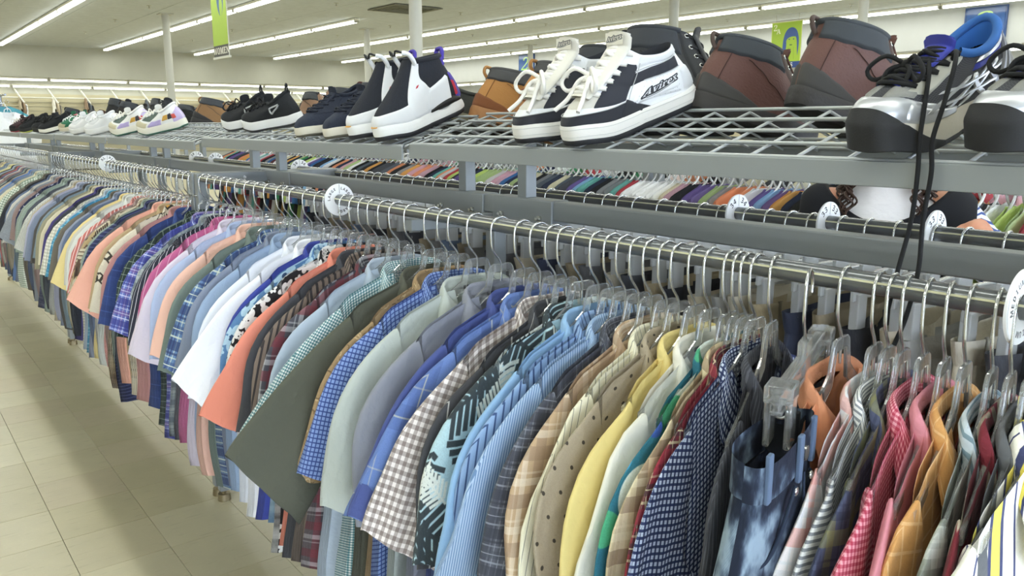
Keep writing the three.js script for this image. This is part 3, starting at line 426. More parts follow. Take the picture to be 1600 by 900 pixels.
// silver running shoes with blue linings
const silver = std({ color: '#c4c6c9', roughness: 0.32, metalness: 0.55 }), silverDirty = std({ color: '#b5b4a9', roughness: 0.42, metalness: 0.4 }), greyMesh = meshCloth('#9a9a94', '#4f4f4d'), darkMesh = meshCloth('#45464b', '#27282c'), royal = leather('#3740a8'), blueFleece = suede('#3f78c4'), greyStrap = std({ color: '#8f9096', roughness: 0.45, metalness: 0.3 });
const runner = { name: 'running_shoe', S: 0.036, h: 0.074, hb: 0.092, dip: -0.018, toeH: 0.044, spring: 0.02, out: '#26272a', mid: '#c9c3b4', stayEnd: 0.9, up: darkMesh, inner: '#3f78c4', collar: blueFleece, toe: silver, stay: silverDirty, tongueM: royal, tongueH: 0.014, lace: '#17181a', lr: 0.003, heel: greyMesh, bands: [[0.98, 2.3, 1.0, 2.3, 0.42, 0.48, silver, 0.003], [1.0, 2.2, 1.05, 2.2, 0.22, 0.27, silver, 0.003], [0.95, 1.05, 1.3, 1.4, 0.1, 0.6, silver, 0.0034], [1.3, 2.1, 1.25, 2.3, 0.66, 0.8, royal], [1.25, 2.5, 1.3, 2.5, 0.8, 0.9, silver], [1.2, 1.32, 1.75, 1.87, 0.1, 0.62, silver], [1.5, 1.6, 2.0, 2.1, 0.08, 0.62, silver], [1.85, 1.95, 1.4, 1.5, 0.1, 0.62, silver], [2.15, 2.28, 1.7, 1.83, 0.08, 0.64, greyStrap], [2.1, 2.2, 2.5, 2.6, 0.05, 0.95, greyStrap, 0.0038], [2.28, 2.36, 2.68, 2.76, 0.05, 0.95, greyStrap, 0.0038]],
  extra: (t, l) => { part('toe_guard', grid(48, 15, (u, v) => { const th = lerp(-1.25, 1.25, u), A = Math.max(0, Math.cos(th * 1.2)) ** 1.2, hs = lerp(0.007, 0.0385, Math.min(1, A * 1.8)); if (v < 0.6) { const P = l.foot(th, 0.0062); return [P[0], P[1] + lerp(0.003, hs, v / 0.6), P[2]]; } const P = l.foot(th, 0.0055), Q = l.M(th, 0.24 * Math.max(0, A * 1.8 - 1) + 0.01, 0.0035), k = (v - 0.6) / 0.4, f = smooth(0, 0.2, A * 1.8 - 1); return [lerp(P[0], lerp(P[0], Q[0], k), f), lerp(P[1] + hs, lerp(P[1] + hs, Q[1], k), f), lerp(P[2], lerp(P[2], Q[2], k), f)]; }), rubber('#202124'), t); for (const s of [-1, 1]) { part('forefoot_overlay', panel(l, s * 0.72, s * 1.5, 0.02, (u) => 0.32 - 0.2 * u, 0.003, 16, 8), silver, t); part('toe_mesh', panel(l, s * 0.1, s * 0.75, 0.36, 0.56, 0.0016, 10, 8), greyMesh, t); } } };
sneaker(runner, 'silver running shoe with blue lining, loose black laces over the shelf edge', 1.165, -0.535, -0.97, -0.2, 0, 'silver running shoes'); sneaker({ ...runner, side: -1 }, 'silver running shoe cut by the frame edge, mate of the laced one', 1.175, -0.385, -0.97, -0.2, 0, 'silver running shoes');
{ // loose lace of the first running shoe, hanging over the shelf bar down past the rails
  const lm = laceM('#121315'); const t = thing('hanging_shoelace', 'black shoelace dangling from the silver running shoe past the rails', 'shoelace', [1.03, 1.12, -0.5]);
  const P = (pts) => tube(pts.map(([x, y, z]) => [x - 1.03, y - 1.12, z + 0.5]), 0.003, 60, 7);
  part('strand', P([[1.15, 1.612, -0.53], [1.125, 1.628, -0.535], [1.085, 1.6, -0.515], [1.062, 1.555, -0.506], [1.052, 1.52, -0.503], [1.049, 1.48, -0.5], [1.04, 1.42, -0.498], [1.03, 1.35, -0.505], [1.022, 1.28, -0.512]]), lm, t);
  part('strand', P([[1.15, 1.612, -0.52], [1.12, 1.632, -0.5], [1.08, 1.61, -0.482], [1.062, 1.565, -0.482], [1.05, 1.52, -0.486], [1.047, 1.48, -0.482], [1.042, 1.42, -0.484], [1.03, 1.36, -0.478], [1.018, 1.3, -0.482], [1.01, 1.262, -0.49]]), lm, t);
}
// basketball shoes: white wings round a black bootie with purple heels
function basketball(label, pos, dir, side, si) {
  const t = thing('basketball_shoe', label, 'shoe', [0, 0, 0], 0, 'white basketball shoes'), l = last({ L: 0.295, w: 0.052, sole: 0.036, collarH: 0.135, backH: 0.128, toeH: 0.04, cx: -0.2, ca: 0.19, cw: 0.038, rise: 0.01, vamp: 0.5, vampDrop: 0.6, side }), neo = suede('#23262e'), wh = leather('#f0f2f4'), pu = leather('#4a3aa8'), re = std({ color: '#c2283c', roughness: 0.6 });
  part('outsole', soleBand(l, 0, 0.012, 0.002, 0.004), rubber('#24252a'), t); part('midsole', soleBand(l, 0.0115, 0.037, 0.004, 0.002, 40, (th, v) => v * 0.007 * Math.sin(th * 7) * (Math.cos(th) < 0.3 ? 1 : 0)), rubber('#efefec'), t);
  part('sole_insert', panel(l, -0.1, 0.5, -0.0, 0.03, 0.006, 8, 3), std({ color: '#e0a02c', roughness: 0.5 }), t);
  upper(l, neo, t); insole(l, M.black, t); lining(l, M.black, t, 0.3); padded(l, 0.6, 5.68, 1, neo, t, 'collar_roll');
  part('toe_cap', panel(l, -1.35, 1.35, 0, (u) => 0.42 - 0.16 * Math.sin(u * 3.14), 0.0026, 34, 8), wh, t);
  for (const s of [-1, 1]) {
    part('wing', panel(l, (v) => s * lerp(1.2, 0.62, v), (v) => s * lerp(2.1, 0.95, smooth(0, 1, v)), 0.0, 0.97, 0.0045, 12, 24), wh, t);
    part('side_shield', panel(l, s * 1.5, s * 2.3, 0.02, (u) => 0.42 + 0.2 * u, 0.006, 14, 10), wh, t); part('wave', panel(l, s * 1.6, s * 2.7, -0.0, (u) => 0.06 + 0.1 * Math.sin(u * 3.14), 0.007, 20, 4), M.black, t);
    part('heel_panel', panel(l, s * 2.5, s * 3.14159, 0.02, 0.62, 0.003, 12, 10), pu, t); part('heel_collar', panel(l, s * 2.35, s * 3.14159, 0.78, 1, 0.004, 12, 6), pu, t);
    part('red_mark', panel(l, s * 1.02, s * 1.12, 0.58, 0.66, 0.0062, 4, 4), re, t); part('red_streak', panel(l, s * 2.5, s * 2.62, 0.1, 0.45, 0.0042, 4, 8), re, t);
    const a = l.M(s * 0.78, 0.95, 0.004); part('wing_strap', tube([a, [a[0] + 0.004, a[1] + 0.014, a[2] * 1.08], [a[0] + 0.012, a[1] + 0.03, a[2] * 1.0], [a[0] + 0.024, a[1] + 0.038, a[2] * 0.7]], 0.0062, 18, 7), wh, t); part('lace_end', tube([[a[0] + 0.022, a[1] + 0.036, a[2] * 0.75], [a[0] + 0.034, a[1] + 0.046, a[2] * 0.4], [a[0] + 0.034, a[1] + 0.034, a[2] * 0.1]], 0.0028, 14, 6), M.black, t);
  }
  const b = l.M(Math.PI, 0.98, 0.003); part('pull_tab', tube([[b[0], b[1] - 0.01, -0.012], [b[0] - 0.01, b[1] + 0.014, -0.01], [b[0] - 0.01, b[1] + 0.014, 0.01], [b[0], b[1] - 0.01, 0.012]], 0.006, 18, 8), pu, t);
  return onShelf(t, si, pos[0], pos[1], dir[0], dir[1]);
}
basketball('white and black basketball shoe with purple heel, the nearer one', [1.19, -1.90], [-0.99, 0.12], 1, 1); basketball('white and black basketball shoe behind its purple-heeled mate', [1.2, -2.055], [-0.99, 0.12], -1, 1);
const navyS = suede('#2b3140'), blackS = suede('#232528'), whiteMid = '#e8e6df';
const navySn = { S: 0.027, h: 0.072, hb: 0.075, out: '#5a5648', mid: '#d9d3c2', up: navyS, inner: '#20242e', stay: navyS, heel: navyS, lace: '#252a36', bow: false };
sneaker(navySn, 'navy suede sneaker with cream sole beside the basketball shoes', 1.19, -2.20, -0.99, 0.05, 1, 'navy suede sneakers'); sneaker({ ...navySn, side: -1 }, 'navy suede sneaker with cream sole, further from the basketball shoes', 1.195, -2.40, -0.99, 0.05, 1, 'navy suede sneakers');
const tri = std({ color: '#c3c6c9', roughness: 0.4, metalness: 0.3 });
const knit = { S: 0.034, h: 0.06, hb: 0.082, out: '#3a3b3d', mid: '#f0f0ee', up: blackS, inner: '#2a2b2e', lace: '#18191b', tab: M.black, extra: (t, l) => { for (const s of [-1, 1]) { const c = [[1.5, 0.68], [2.1, 0.68], [1.82, 0.3]], line = (a, b) => tube([0, 0.33, 0.67, 1].map((k) => l.M(s * lerp(a[0], b[0], k), lerp(a[1], b[1], k), 0.0018)), 0.0032, 10, 6); part('triangle_mark', merge([line(c[0], c[1]), line(c[1], c[2]), line(c[2], c[0])]), tri, t); } } };
sneaker(knit, 'black knit sneaker with white sole and triangle mark, side on', 1.19, -2.90, -0.36, -0.93, 1, 'black knit sneakers'); sneaker({ ...knit, side: -1 }, 'black knit sneaker with white sole, farther mate', 1.2, -3.16, -0.36, -0.93, 1, 'black knit sneakers');
const olive = { S: 0.03, h: 0.075, hb: 0.075, out: '#2d2c26', mid: '#77735c', up: suede('#3f413b'), inner: '#26272a', heel: blackS, lace: '#202122' };
sneaker(olive, 'dark olive sneaker heel-up behind the basketball shoes', 1.44, -1.97, 0.8, 0.6, 1, 'dark sneakers on the far slope', false); sneaker({ ...olive, side: -1 }, 'second dark olive sneaker, behind the purple heel', 1.46, -2.12, 0.8, 0.6, 1, 'dark sneakers on the far slope', false);
const multi = { S: 0.034, h: 0.068, hb: 0.086, spring: 0.018, out: '#3f6a5a', mid: '#eae6d6', up: leather('#eeeeea'), inner: '#d8d6cc', toe: leather('#d8cfae'), stay: leather('#5a6a62'), lace: '#efede4', lr: 0.003, heel: leather('#c7b8dc'), bands: [[1.15, 1.75, 1.2, 1.7, 0.05, 0.4, leather('#bfb0dd')], [1.75, 2.05, 1.72, 2.02, 0.25, 0.6, leather('#d9a94e')], [2.05, 2.3, 2.02, 2.27, 0.25, 0.6, leather('#33343a')], [2.3, 2.6, 2.27, 2.57, 0.2, 0.5, leather('#d8584e')]] };
sneaker(multi, 'multicoloured white sneaker with lilac and red patches', 1.17, -4.22, -0.55, -0.83, 2, 'multicoloured sneakers'); sneaker({ ...multi, side: -1 }, 'multicoloured white sneaker, toe with brown and yellow patches', 1.15, -4.72, -0.55, -0.83, 2, 'multicoloured sneakers');
const plainWhite = { S: 0.03, h: 0.066, hb: 0.074, out: '#d8d8d4', mid: '#ebebe8', up: leather('#eeeff0'), inner: '#d5d6d8', lace: '#f2f2f0', stay: leather('#e2e4e6') };
sneaker(plainWhite, 'plain white trainer beside the multicoloured pair', 1.15, -5.36, -0.5, -0.86, 3, 'plain white trainers'); sneaker({ ...plainWhite, side: -1 }, 'plain white trainer, farther of the two', 1.15, -5.85, -0.5, -0.86, 3, 'plain white trainers');
const green = { ...plainWhite, up: leather('#1f6a4c'), inner: '#e08a92', mid: '#d7cfb8', toe: leather('#b9ae90'), stay: leather('#2a7a58'), lace: '#eee' , bow: false }; sneaker(green, 'green sneaker with pink lining', 1.18, -6.3, -0.6, -0.8, 3);
const blackSn = { S: 0.03, h: 0.07, hb: 0.076, out: '#2b2b2c', mid: '#26272a', up: blackS, inner: '#1a1b1d', lace: '#1c1d1f', toe: blackS };
sneaker({ ...blackSn, mid: '#e9e6d8' }, 'black sneaker with thick cream sole far along the shelf', 1.15, -6.85, -0.7, -0.7, 4, 'black far sneakers'); sneaker({ ...blackSn, side: -1 }, 'black sneaker past the cream-soled one', 1.17, -7.3, -0.7, -0.7, 4, 'black far sneakers');
sneaker({ ...blackSn, up: leather('#3b1e26'), lace: '#e8e4dc', out: '#a03040' }, 'dark maroon sneaker with white laces at the far end', 1.15, -8.35, -0.7, -0.7, 5); sneaker({ ...blackSn, out: '#c4d05a' }, 'black sneaker with lime outsole at the far end', 1.15, -7.8, -0.7, -0.7, 4);
[[-2.5, '#5b3a34', 'dark reddish-brown boot behind the navy sneakers'], [-2.75, '#30343c', 'dark grey boot behind the black knit sneaker'], [-3.05, '#9a7a62', 'pale brown boot behind the black knit sneaker'], [-4.2, '#8a6a48', 'tan boot with dark collar between the black and multicoloured sneakers'], [-4.63, '#2a2b2d', 'black boot behind the multicoloured sneaker'], [-5.3, '#2c2d2f', 'black boot behind the white trainers'], [-5.85, '#33302c', 'blackish boot past the white trainers'], [-6.3, '#2a2a2c', 'black boot behind the green sneaker'], [-7.0, '#54392c', 'dark brown boot far along the far slope'], [-7.7, '#262729', 'black boot at the far end of the far slope']].forEach(([z, c, label], i) => boot({ ...blackBoot, leather: suede(c), h: [0.1, 0.1, 0.1, 0.11, 0.09, 0.15, 0.13, 0.17, 0.1, 0.12][i], side: i % 2 ? 1 : -1 }, label, 1.43, z, 0.8 - (i % 3) * 0.3, 0.6 + (i % 3) * 0.2, z > -3.35 ? 1 : z > -4.94 ? 2 : z > -6.51 ? 3 : 4, 'boots on the far slope'));
sneaker({ ...plainWhite, up: leather('#b23038'), toe: leather('#f0f0ee') }, 'red and white sneaker showing between the brown boot and the silver runner', 1.5, -0.6, 0.7, 0.7, 0, undefined, false);
// ---------- fabrics ----------
const fabricCache = new Map();
function stripesOn(g, w, h, bands, dir) { for (const [p, wd, c, al] of bands) { g.globalAlpha = al ?? 1; g.fillStyle = c; if (dir === 'v') { g.fillRect(p * w, 0, wd * w, h); if (p + wd > 1) g.fillRect((p - 1) * w, 0, wd * w, h); } else g.fillRect(0, p * h, w, wd * h); } g.globalAlpha = 1; }
const WRAPS = [-1, 0, 1];
function blobs(g, n, seed, draw) { const r = rng(seed); for (let i = 0; i < n; i++) { const x = r() * 256, y = r() * 256, a = r() * 6.28, s = 0.7 + r() * 0.6, k = r(); for (const dx of WRAPS) for (const dy of WRAPS) { g.save(); g.translate(x + dx * 256, y + dy * 256); g.rotate(a); g.scale(s, s); draw(g, k, i); g.restore(); } } }
const flower = (R, c1, c2) => (g) => { g.fillStyle = c1; for (let i = 0; i < 5; i++) { g.save(); g.rotate(i * 1.2566); g.beginPath(); g.ellipse(0, -R * 0.6, R * 0.38, R * 0.55, 0, 0, 7); g.fill(); g.restore(); } g.fillStyle = c2; g.beginPath(); g.arc(0, 0, R * 0.25, 0, 7); g.fill(); };
const frond = (R, c) => (g) => { g.strokeStyle = c; g.lineWidth = R * 0.09; g.beginPath(); g.moveTo(0, R); g.quadraticCurveTo(R * 0.3, 0, 0, -R); g.stroke(); g.lineWidth = R * 0.13; for (let i = -4; i < 5; i++) { const y = i * R * 0.2; g.beginPath(); g.moveTo(R * 0.12, y); g.lineTo(R * 0.65, y - R * 0.3); g.moveTo(R * 0.12, y); g.lineTo(-R * 0.5, y - R * 0.3); g.stroke(); } };
// spec: 'kind|tile in metres|colours ...'
// washed cotton: colours a little greyed
function washed(hex) { const c = new THREE.Color(hex), g = c.r * 0.3 + c.g * 0.55 + c.b * 0.15, k = 0.15; return c.setRGB(lerp(c.r, g, k) + 0.012, lerp(c.g, g, k) + 0.012, lerp(c.b, g, k) + 0.013); }
function fabric(spec) {
  if (fabricCache.has(spec)) return fabricCache.get(spec);
  const [kind, tile, ...c] = spec.split('|'), T = +tile || 0.2; let m;
  const o = { roughness: 0.92, side: THREE.DoubleSide, bumpMap: wrinkleBump, bumpScale: 0.004, sheen: 0.25, sheenRoughness: 0.6, sheenColor: new THREE.Color(0.5, 0.5, 0.5) };
  if (kind === 'solid') m = phys({ ...o, color: washed(c[0]) });
  else {
    const draw = {
      gingham: (g, w) => { g.fillStyle = c[1]; g.fillRect(0, 0, w, w); g.globalAlpha = 0.5; g.fillStyle = c[0]; const n = +c[2] || 4, s = w / n; for (let i = 0; i < n; i++) { g.fillRect(i * s, 0, s / 2, w); g.fillRect(0, i * s, w, s / 2); } g.fillStyle = c[0]; for (let i = 0; i < n; i++) for (let j = 0; j < n; j++) g.fillRect(i * s, j * s, s / 2, s / 2); g.globalAlpha = 1; },
      window: (g, w) => { g.fillStyle = c[0]; g.fillRect(0, 0, w, w); const n = +c[3] || 4; for (let i = 0; i < n; i++) { stripesOn(g, w, w, [[i / n, (+c[2] || 0.3) / n, c[1], 0.85]], 'v'); stripesOn(g, w, w, [[i / n, (+c[2] || 0.3) / n, c[1], 0.85]], 'h'); } },
      plaid: (g, w) => { g.fillStyle = c[0]; g.fillRect(0, 0, w, w); const b = [[0.02, 0.26, c[1], 0.6], [0.36, 0.05, c[2], 0.8], [0.5, 0.2, c[3] || c[1], 0.5], [0.59, 0.025, c[2], 0.9], [0.8, 0.04, c[2], 0.6], [0.9, 0.06, c[1], 0.6]]; stripesOn(g, w, w, b, 'v'); stripesOn(g, w, w, b, 'h'); },
      bigplaid: (g, w) => { g.fillStyle = c[0]; g.fillRect(0, 0, w, w); const b = [[0.08, 0.3, c[1], 0.55], [0.55, 0.16, c[2], 0.55], [0.8, 0.05, c[2], 0.4]]; stripesOn(g, w, w, b, 'v'); stripesOn(g, w, w, b, 'h'); },
      shadow: (g, w) => { g.fillStyle = c[0]; g.fillRect(0, 0, w, w); const b = [[0.1, 0.3, c[1], 0.35], [0.24, 0.02, c[2], 0.7], [0.6, 0.02, c[2], 0.45]]; stripesOn(g, w, w, b, 'v'); stripesOn(g, w, w, b, 'h'); },
      stripe: (g, w) => { g.fillStyle = c[0]; g.fillRect(0, 0, w, w); const n = +c[3] || 4; for (let i = 0; i < n; i++) stripesOn(g, w, w, [[(i + 0.2) / n, (+c[2] || 0.3) / n, c[1], 0.95]], 'v'); },
      hstripe: (g, w) => { g.fillStyle = c[0]; g.fillRect(0, 0, w, w); const n = +c[3] || 4; for (let i = 0; i < n; i++) stripesOn(g, w, w, [[(i + 0.2) / n, (+c[2] || 0.3) / n, c[1], 0.95]], 'h'); },
      regatta: (g, w) => { g.fillStyle = c[0]; g.fillRect(0, 0, w, w); stripesOn(g, w, w, [[0.0, 0.34, c[1]], [0.0, 0.07, c[2]], [0.27, 0.07, c[2]], [0.6, 0.05, c[2]]], 'v'); },
      floral: (g, w) => { g.fillStyle = c[0]; g.fillRect(0, 0, w, w); blobs(g, 12, T * 1000 + c[0].length, flower(34, c[1], c[2])); blobs(g, 26, 31, flower(13, c[1], c[0])); },
      palm: (g, w) => { g.fillStyle = c[0]; g.fillRect(0, 0, w, w); blobs(g, 8, 71, frond(62, c[1])); blobs(g, 7, 15, frond(46, c[2])); if (c[3]) blobs(g, 4, 99, flower(30, c[3], c[2])); },
      leaf: (g, w) => { g.fillStyle = c[0]; g.fillRect(0, 0, w, w); blobs(g, 4, 44, (g2) => { for (let i = -2; i < 3; i++) { g2.save(); g2.rotate(i * 0.42); g2.fillStyle = i % 2 ? c[1] : c[2]; g2.beginPath(); g2.ellipse(0, -46, 10, 46, 0, 0, 7); g2.fill(); g2.restore(); } }); },
      patch: (g, w) => { g.fillStyle = c[0]; g.fillRect(0, 0, w, w); blobs(g, 14, 7 + c.length, (g2, k, i) => { g2.fillStyle = c[1 + i % (c.length - 1)]; g2.beginPath(); g2.moveTo(-30, -22); g2.bezierCurveTo(-6, -52, 30, -30, 34, 4); g2.bezierCurveTo(20, 36, -26, 30, -30, -22); g2.fill(); }); },
      marks: (g, w) => { g.fillStyle = c[0]; g.fillRect(0, 0, w, w); blobs(g, 40, 21, (g2, k, i) => { g2.strokeStyle = c[1 + i % (c.length - 1)]; g2.lineWidth = 4; g2.beginPath(); g2.arc(0, 0, 10, 0, 3.6); g2.stroke(); }); },
      dots: (g, w) => { g.fillStyle = c[0]; g.fillRect(0, 0, w, w); g.fillStyle = c[1]; for (let i = 0; i < 4; i++) for (let j = 0; j < 4; j++) { g.beginPath(); g.ellipse(i * 64 + 20 + (j % 2) * 30, j * 64 + 28, 7, 5, 0.6, 0, 7); g.fill(); } },
      heather: (g, w) => { g.fillStyle = c[0]; g.fillRect(0, 0, w, w); const r = rng(4); for (let i = 0; i < 700; i++) { g.fillStyle = i % 2 ? c[1] : c[0]; g.globalAlpha = 0.35; g.fillRect(r() * 256, r() * 256, 16, 2); } g.globalAlpha = 1; },
      film: (g, w) => { g.fillStyle = c[0]; g.fillRect(0, 0, w, w); blobs(g, 3, 5, (g2) => { g2.fillStyle = c[1]; g2.fillRect(-110, -12, 220, 24); g2.fillStyle = c[0]; for (let i = -6; i < 6; i++) g2.fillRect(i * 18, -7, 9, 14); }); blobs(g, 5, 12, (g2) => { g2.fillStyle = c[1]; g2.fillRect(-24, -20, 48, 40); g2.fillStyle = c[2]; g2.fillRect(-14, -10, 24, 20); }); },
    };
    m = phys({ ...o, map: canvasTexture(256, 256, (g, w) => { draw[kind](g, w); const im = g.getImageData(0, 0, w, w), d = im.data; for (let i = 0; i < d.length; i += 4) { const y = d[i] * 0.3 + d[i + 1] * 0.55 + d[i + 2] * 0.15; for (let j = 0; j < 3; j++) d[i + j] = lerp(d[i + j], y, 0.14) * 0.97 + 7; } g.putImageData(im, 0, 0); }, T, T, 0.1, spec.length) });
  }
  m.name = kind + '_cloth'; fabricCache.set(spec, m); return m;
}
// texture coordinates laid along a flat sleeve: across and along its axis, turning over at the edges
function flatUV(g, ang, side) {
  const p = g.attributes.position, u = g.attributes.uv, n = g.attributes.normal, c = Math.cos(ang), s = Math.sin(ang);
  for (let i = 0; i < p.count; i++) { const x = p.getX(i) * side, y = p.getY(i); u.setXY(i, x * c + y * s + p.getZ(i) * (n.getZ(i) > 0 ? -1 : 1) * 0.9, x * s - y * c); }
  return g;
}
// ---------- shirts: cloth hung over a hanger; origin at the neck, -x is the aisle side, +z the shirt front ----------
function shirtShape(p) {
  const r = rng(p.seed), W = p.W ?? 0.215, L = p.L ?? 0.74, HW = p.HW ?? 0.255, D = p.D ?? 0.02, nx = p.fine ? 36 : 18, ny = p.fine ? 30 : 16, slope = 0.36 + r() * 0.06;
  // neighbours on a packed rail share the large folds; each shirt adds small ones of its own
  const zz = p.z ?? 0, waves = [[10, 1.3, 2.1, 0.011], [19, 4.0, -3.1, 0.008], [31, 2.2, 2.4, 0.0055]].map(([k, ph, m, a], i) => ({ k, ph: ph + zz * (5 + i * 3), m, a })).concat([26, 41, 58].map((k, i) => ({ k: k + r() * 9, ph: r() * 6.28, m: (r() - 0.5) * 8, a: [0.0032, 0.0026, 0.0017][i] })));
  const swing = 0.03 * Math.sin(zz * 4 + 1) + (r() - 0.5) * 0.012, twist = 0.03 * Math.sin(zz * 3.1);
  const fold = (x, y) => { const t = clamp(-y / L), A = p.loose ?? 1; let z = 0; for (const w of waves) z += w.a * Math.sin(w.k * x + w.ph + w.m * y); return A * z * (0.12 + 1.15 * smooth(0.06, 0.8, t)) + swing * t * t + twist * x * t * 2; };
  const yTop = (x, front) => -slope * Math.max(0, Math.abs(x) - 0.062) - (Math.abs(x) > W - 0.03 ? (Math.abs(x) - W + 0.03) * 0.5 : 0) + (Math.abs(x) < 0.066 ? -(front ? 0.085 : 0.012) * Math.sqrt(Math.max(0, 1 - (x / 0.066) ** 2)) : 0);
  const tail = p.tail ?? 0.03;
  const width = (t) => W + (HW - W) * smooth(0.0, 1, t) + 0.012 * Math.sin(t * 9 + waves[0].ph) * t;
  const surf = (s, t, front, lift = 0) => {
    const w = width(t), x = s * w, y0 = yTop(s * W, front), y = lerp(y0, -L + tail * Math.abs(s) ** 2.2 + 0.006 * Math.sin(s * 7 + waves[1].ph), t);
    const d = Math.max(0.0068, D * (0.3 + 0.7 * smooth(0, 0.2, t) + 0.25 * t)) * Math.pow(Math.max(0, 1 - s * s * 0.9999), 0.36) + (Math.abs(s) < 0.34 ? 0.35 * D * (1 - smooth(0, 0.3, t)) : 0);
    return [x, y, (front ? d : -d * 0.9) + fold(x, y) + (front ? lift : -lift)];
  };
  const body = grid(2 * nx, ny, (u, v) => { const f = u < 0.5; const s = f ? 1 - u * 4 : -1 + (u - 0.5) * 4; return surf(s, v, f); }, (u, v) => { const f = u < 0.5; const s = f ? 1 - u * 4 : -1 + (u - 0.5) * 4; return [s * (W + 0.03 * v) * (f ? 1 : -1) + (f ? 0 : 1.1), -v * L]; }, true);
  const out = { body };
  const SL = p.SL ?? 0.25, long = SL > 0.4;
  const sleeve = (side) => {
    const q = rng(p.seed * 7 + (side > 0 ? 3 : 1)), ys = yTop(W, true), lean = side < 0 && p.out != null ? (q(), p.out) : (p.lean ?? 0.5) * (0.05 + q() * 0.45), h0 = 0.098, h1 = long ? 0.06 : (side < 0 && p.hem) || 0.086 + q() * 0.024, ph = q() * 6, bow = (q() - 0.5) * 0.05, tw = side < 0 && p.tw != null ? (q(), p.tw) : (q() - 0.5) * 0.7, nfold = 2 + Math.floor(q() * 3), nu = p.fine ? 28 : 16, nv = p.fine ? 18 : 9;
    const path = [], N = 40; let cx = W - 0.012, cy = ys - 0.096, dx, dy; const pts = [];
    for (let i = 0; i <= N; i++) { const b = i / N, ang = lerp(0.85, lean, smooth(0, long ? 0.25 : 0.5, b)); dx = Math.sin(ang); dy = -Math.cos(ang); pts.push([cx, cy, ang]); cx += dx * SL / N; cy += dy * SL / N; }
    const at = (b) => { const f = clamp(b) * N, i = Math.min(N - 1, Math.floor(f)), k = f - i; return [0, 1, 2].map((j) => lerp(pts[i][j], pts[i + 1][j], k)); };
    return flatUV(grid(nu, nv, (u, v) => {
      const b = lerp(-0.06, 1, v), [x, y, a] = at(b), aa = lerp(1.5, a, smooth(-0.06, 0.55, b)), th = u * Math.PI * 2 + (side < 0 ? 0 : Math.PI), h = lerp(h0, h1, smooth(0, 1, b)), co = Math.sign(Math.cos(th)) * Math.abs(Math.cos(th)) ** 0.85, si = Math.sign(Math.sin(th)) * Math.abs(Math.sin(th)) ** 0.8;
      // in-plane width direction is square to the sleeve axis
      const wx = Math.cos(aa), wy = Math.sin(aa), flat = D * lerp(0.62, 1.0, b);
      const crease = 0.0065 * Math.sin(co * 2.2 * nfold + ph + v * 4) * smooth(0.05, 0.7, v) + (long ? 0.006 * Math.sin(v * 26 + ph + 2 * co) : 0.003 * Math.sin(v * 15 + co * 3 + ph) * (1 - v)) + co * h * Math.sin(tw) * smooth(0.2, 1, b) * 0.55;
      const X = (x + wx * co * h * lerp(1, Math.cos(tw), b)) * side, Y = y + wy * co * h + (v > 0.97 ? 0.003 * Math.sin(u * 25) : 0), fz = fold(clamp(x, 0, W) * side, y) * (1 - 0.5 * b);
      return [X, Y, si * flat + crease + fz + bow * b * b * 2];
    }, (u, v) => [u, v], true), lerp(0.5, lean, 0.75), side);
  };
  out.sleeveL = sleeve(-1); out.sleeveR = sleeve(1);
  if (p.collar !== false) {
    // collar: neck seam, fold line and leaf edge, each from the back of the neck (t = 0) to the front end (t = 1)
    const rz = Math.min(0.036, D * 1.3), pt = (r() - 0.3) * 0.03, spread = 0.8 + r() * 0.5, nu = p.fine ? 40 : 20;
    const curve = (pts, t) => { const f = clamp(t) * (pts.length - 1), i = Math.min(pts.length - 2, Math.floor(f)), k = f - i, P = (j) => pts[clamp(j, 0, pts.length - 1)]; return [0, 1, 2].map((c) => { const p0 = P(i - 1)[c], p1 = P(i)[c], p2 = P(i + 1)[c], p3 = P(i + 2)[c]; return 0.5 * (2 * p1 + (p2 - p0) * k + (2 * p0 - 5 * p1 + 4 * p2 - p3) * k * k + (3 * p1 - p0 - 3 * p2 + p3) * k * k * k); }); };
    const SEAM = [[0, -0.006, -0.8], [0.05, -0.008, -0.6], [0.078, -0.02, 0], [0.07, -0.05, 0.6], [0.03, -0.088, 0.9]], FOLD = [[0, 0.016, -0.95], [0.058, 0.016, -0.75], [0.084, 0.005, 0], [0.08, -0.022, 0.75], [0.042 * spread, -0.058, 1.05]], EDGE = [[0, -0.022, -1.25], [0.062, -0.024, -1.05], [0.104, -0.045, 0.1], [0.116, -0.095, 1.15], [0.082 * spread, -0.128 - pt, 1.45]];
    out.collar = grid(nu, 8, (u, v) => {
      const s = u < 0.5 ? -1 : 1, t = Math.abs(u * 2 - 1), A = curve(SEAM, t), B = curve(FOLD, t), C = curve(EDGE, t), q = v < 0.375 ? v / 0.375 : (v - 0.375) / 0.625, P = v < 0.375 ? A : B, Q = v < 0.375 ? B : C, bulge = v < 0.375 ? 0 : 0.005 * Math.sin(Math.min(1, q * 1.4) * Math.PI);
      const x = lerp(P[0], Q[0], q) * s * (1 + (bulge ? 0.03 * Math.sin(q * Math.PI) : 0)), z = lerp(P[2], Q[2], q) * rz + Math.sign(lerp(P[2], Q[2], q)) * bulge;
      return [x, lerp(P[1], Q[1], q) + bulge * 0.6, z + fold(x, -0.03)];
    }, (u, v) => [u * 0.42, v * 0.1]);
  } else {
    const rx = 0.078, rz = Math.min(0.03, D * 1.1);
    out.collar = grid(24, 4, (u, v) => { const a = u * Math.PI * 2, k = v - 0.5; return [rx * Math.sin(a) * (1 + 0.1 * k), -0.02 + 0.024 * k - 0.05 * (0.5 - 0.5 * Math.cos(a)), -rz * Math.cos(a) + fold(rx * Math.sin(a), -0.04)]; }, (u, v) => [u * 0.4, v * 0.02], true);
  }
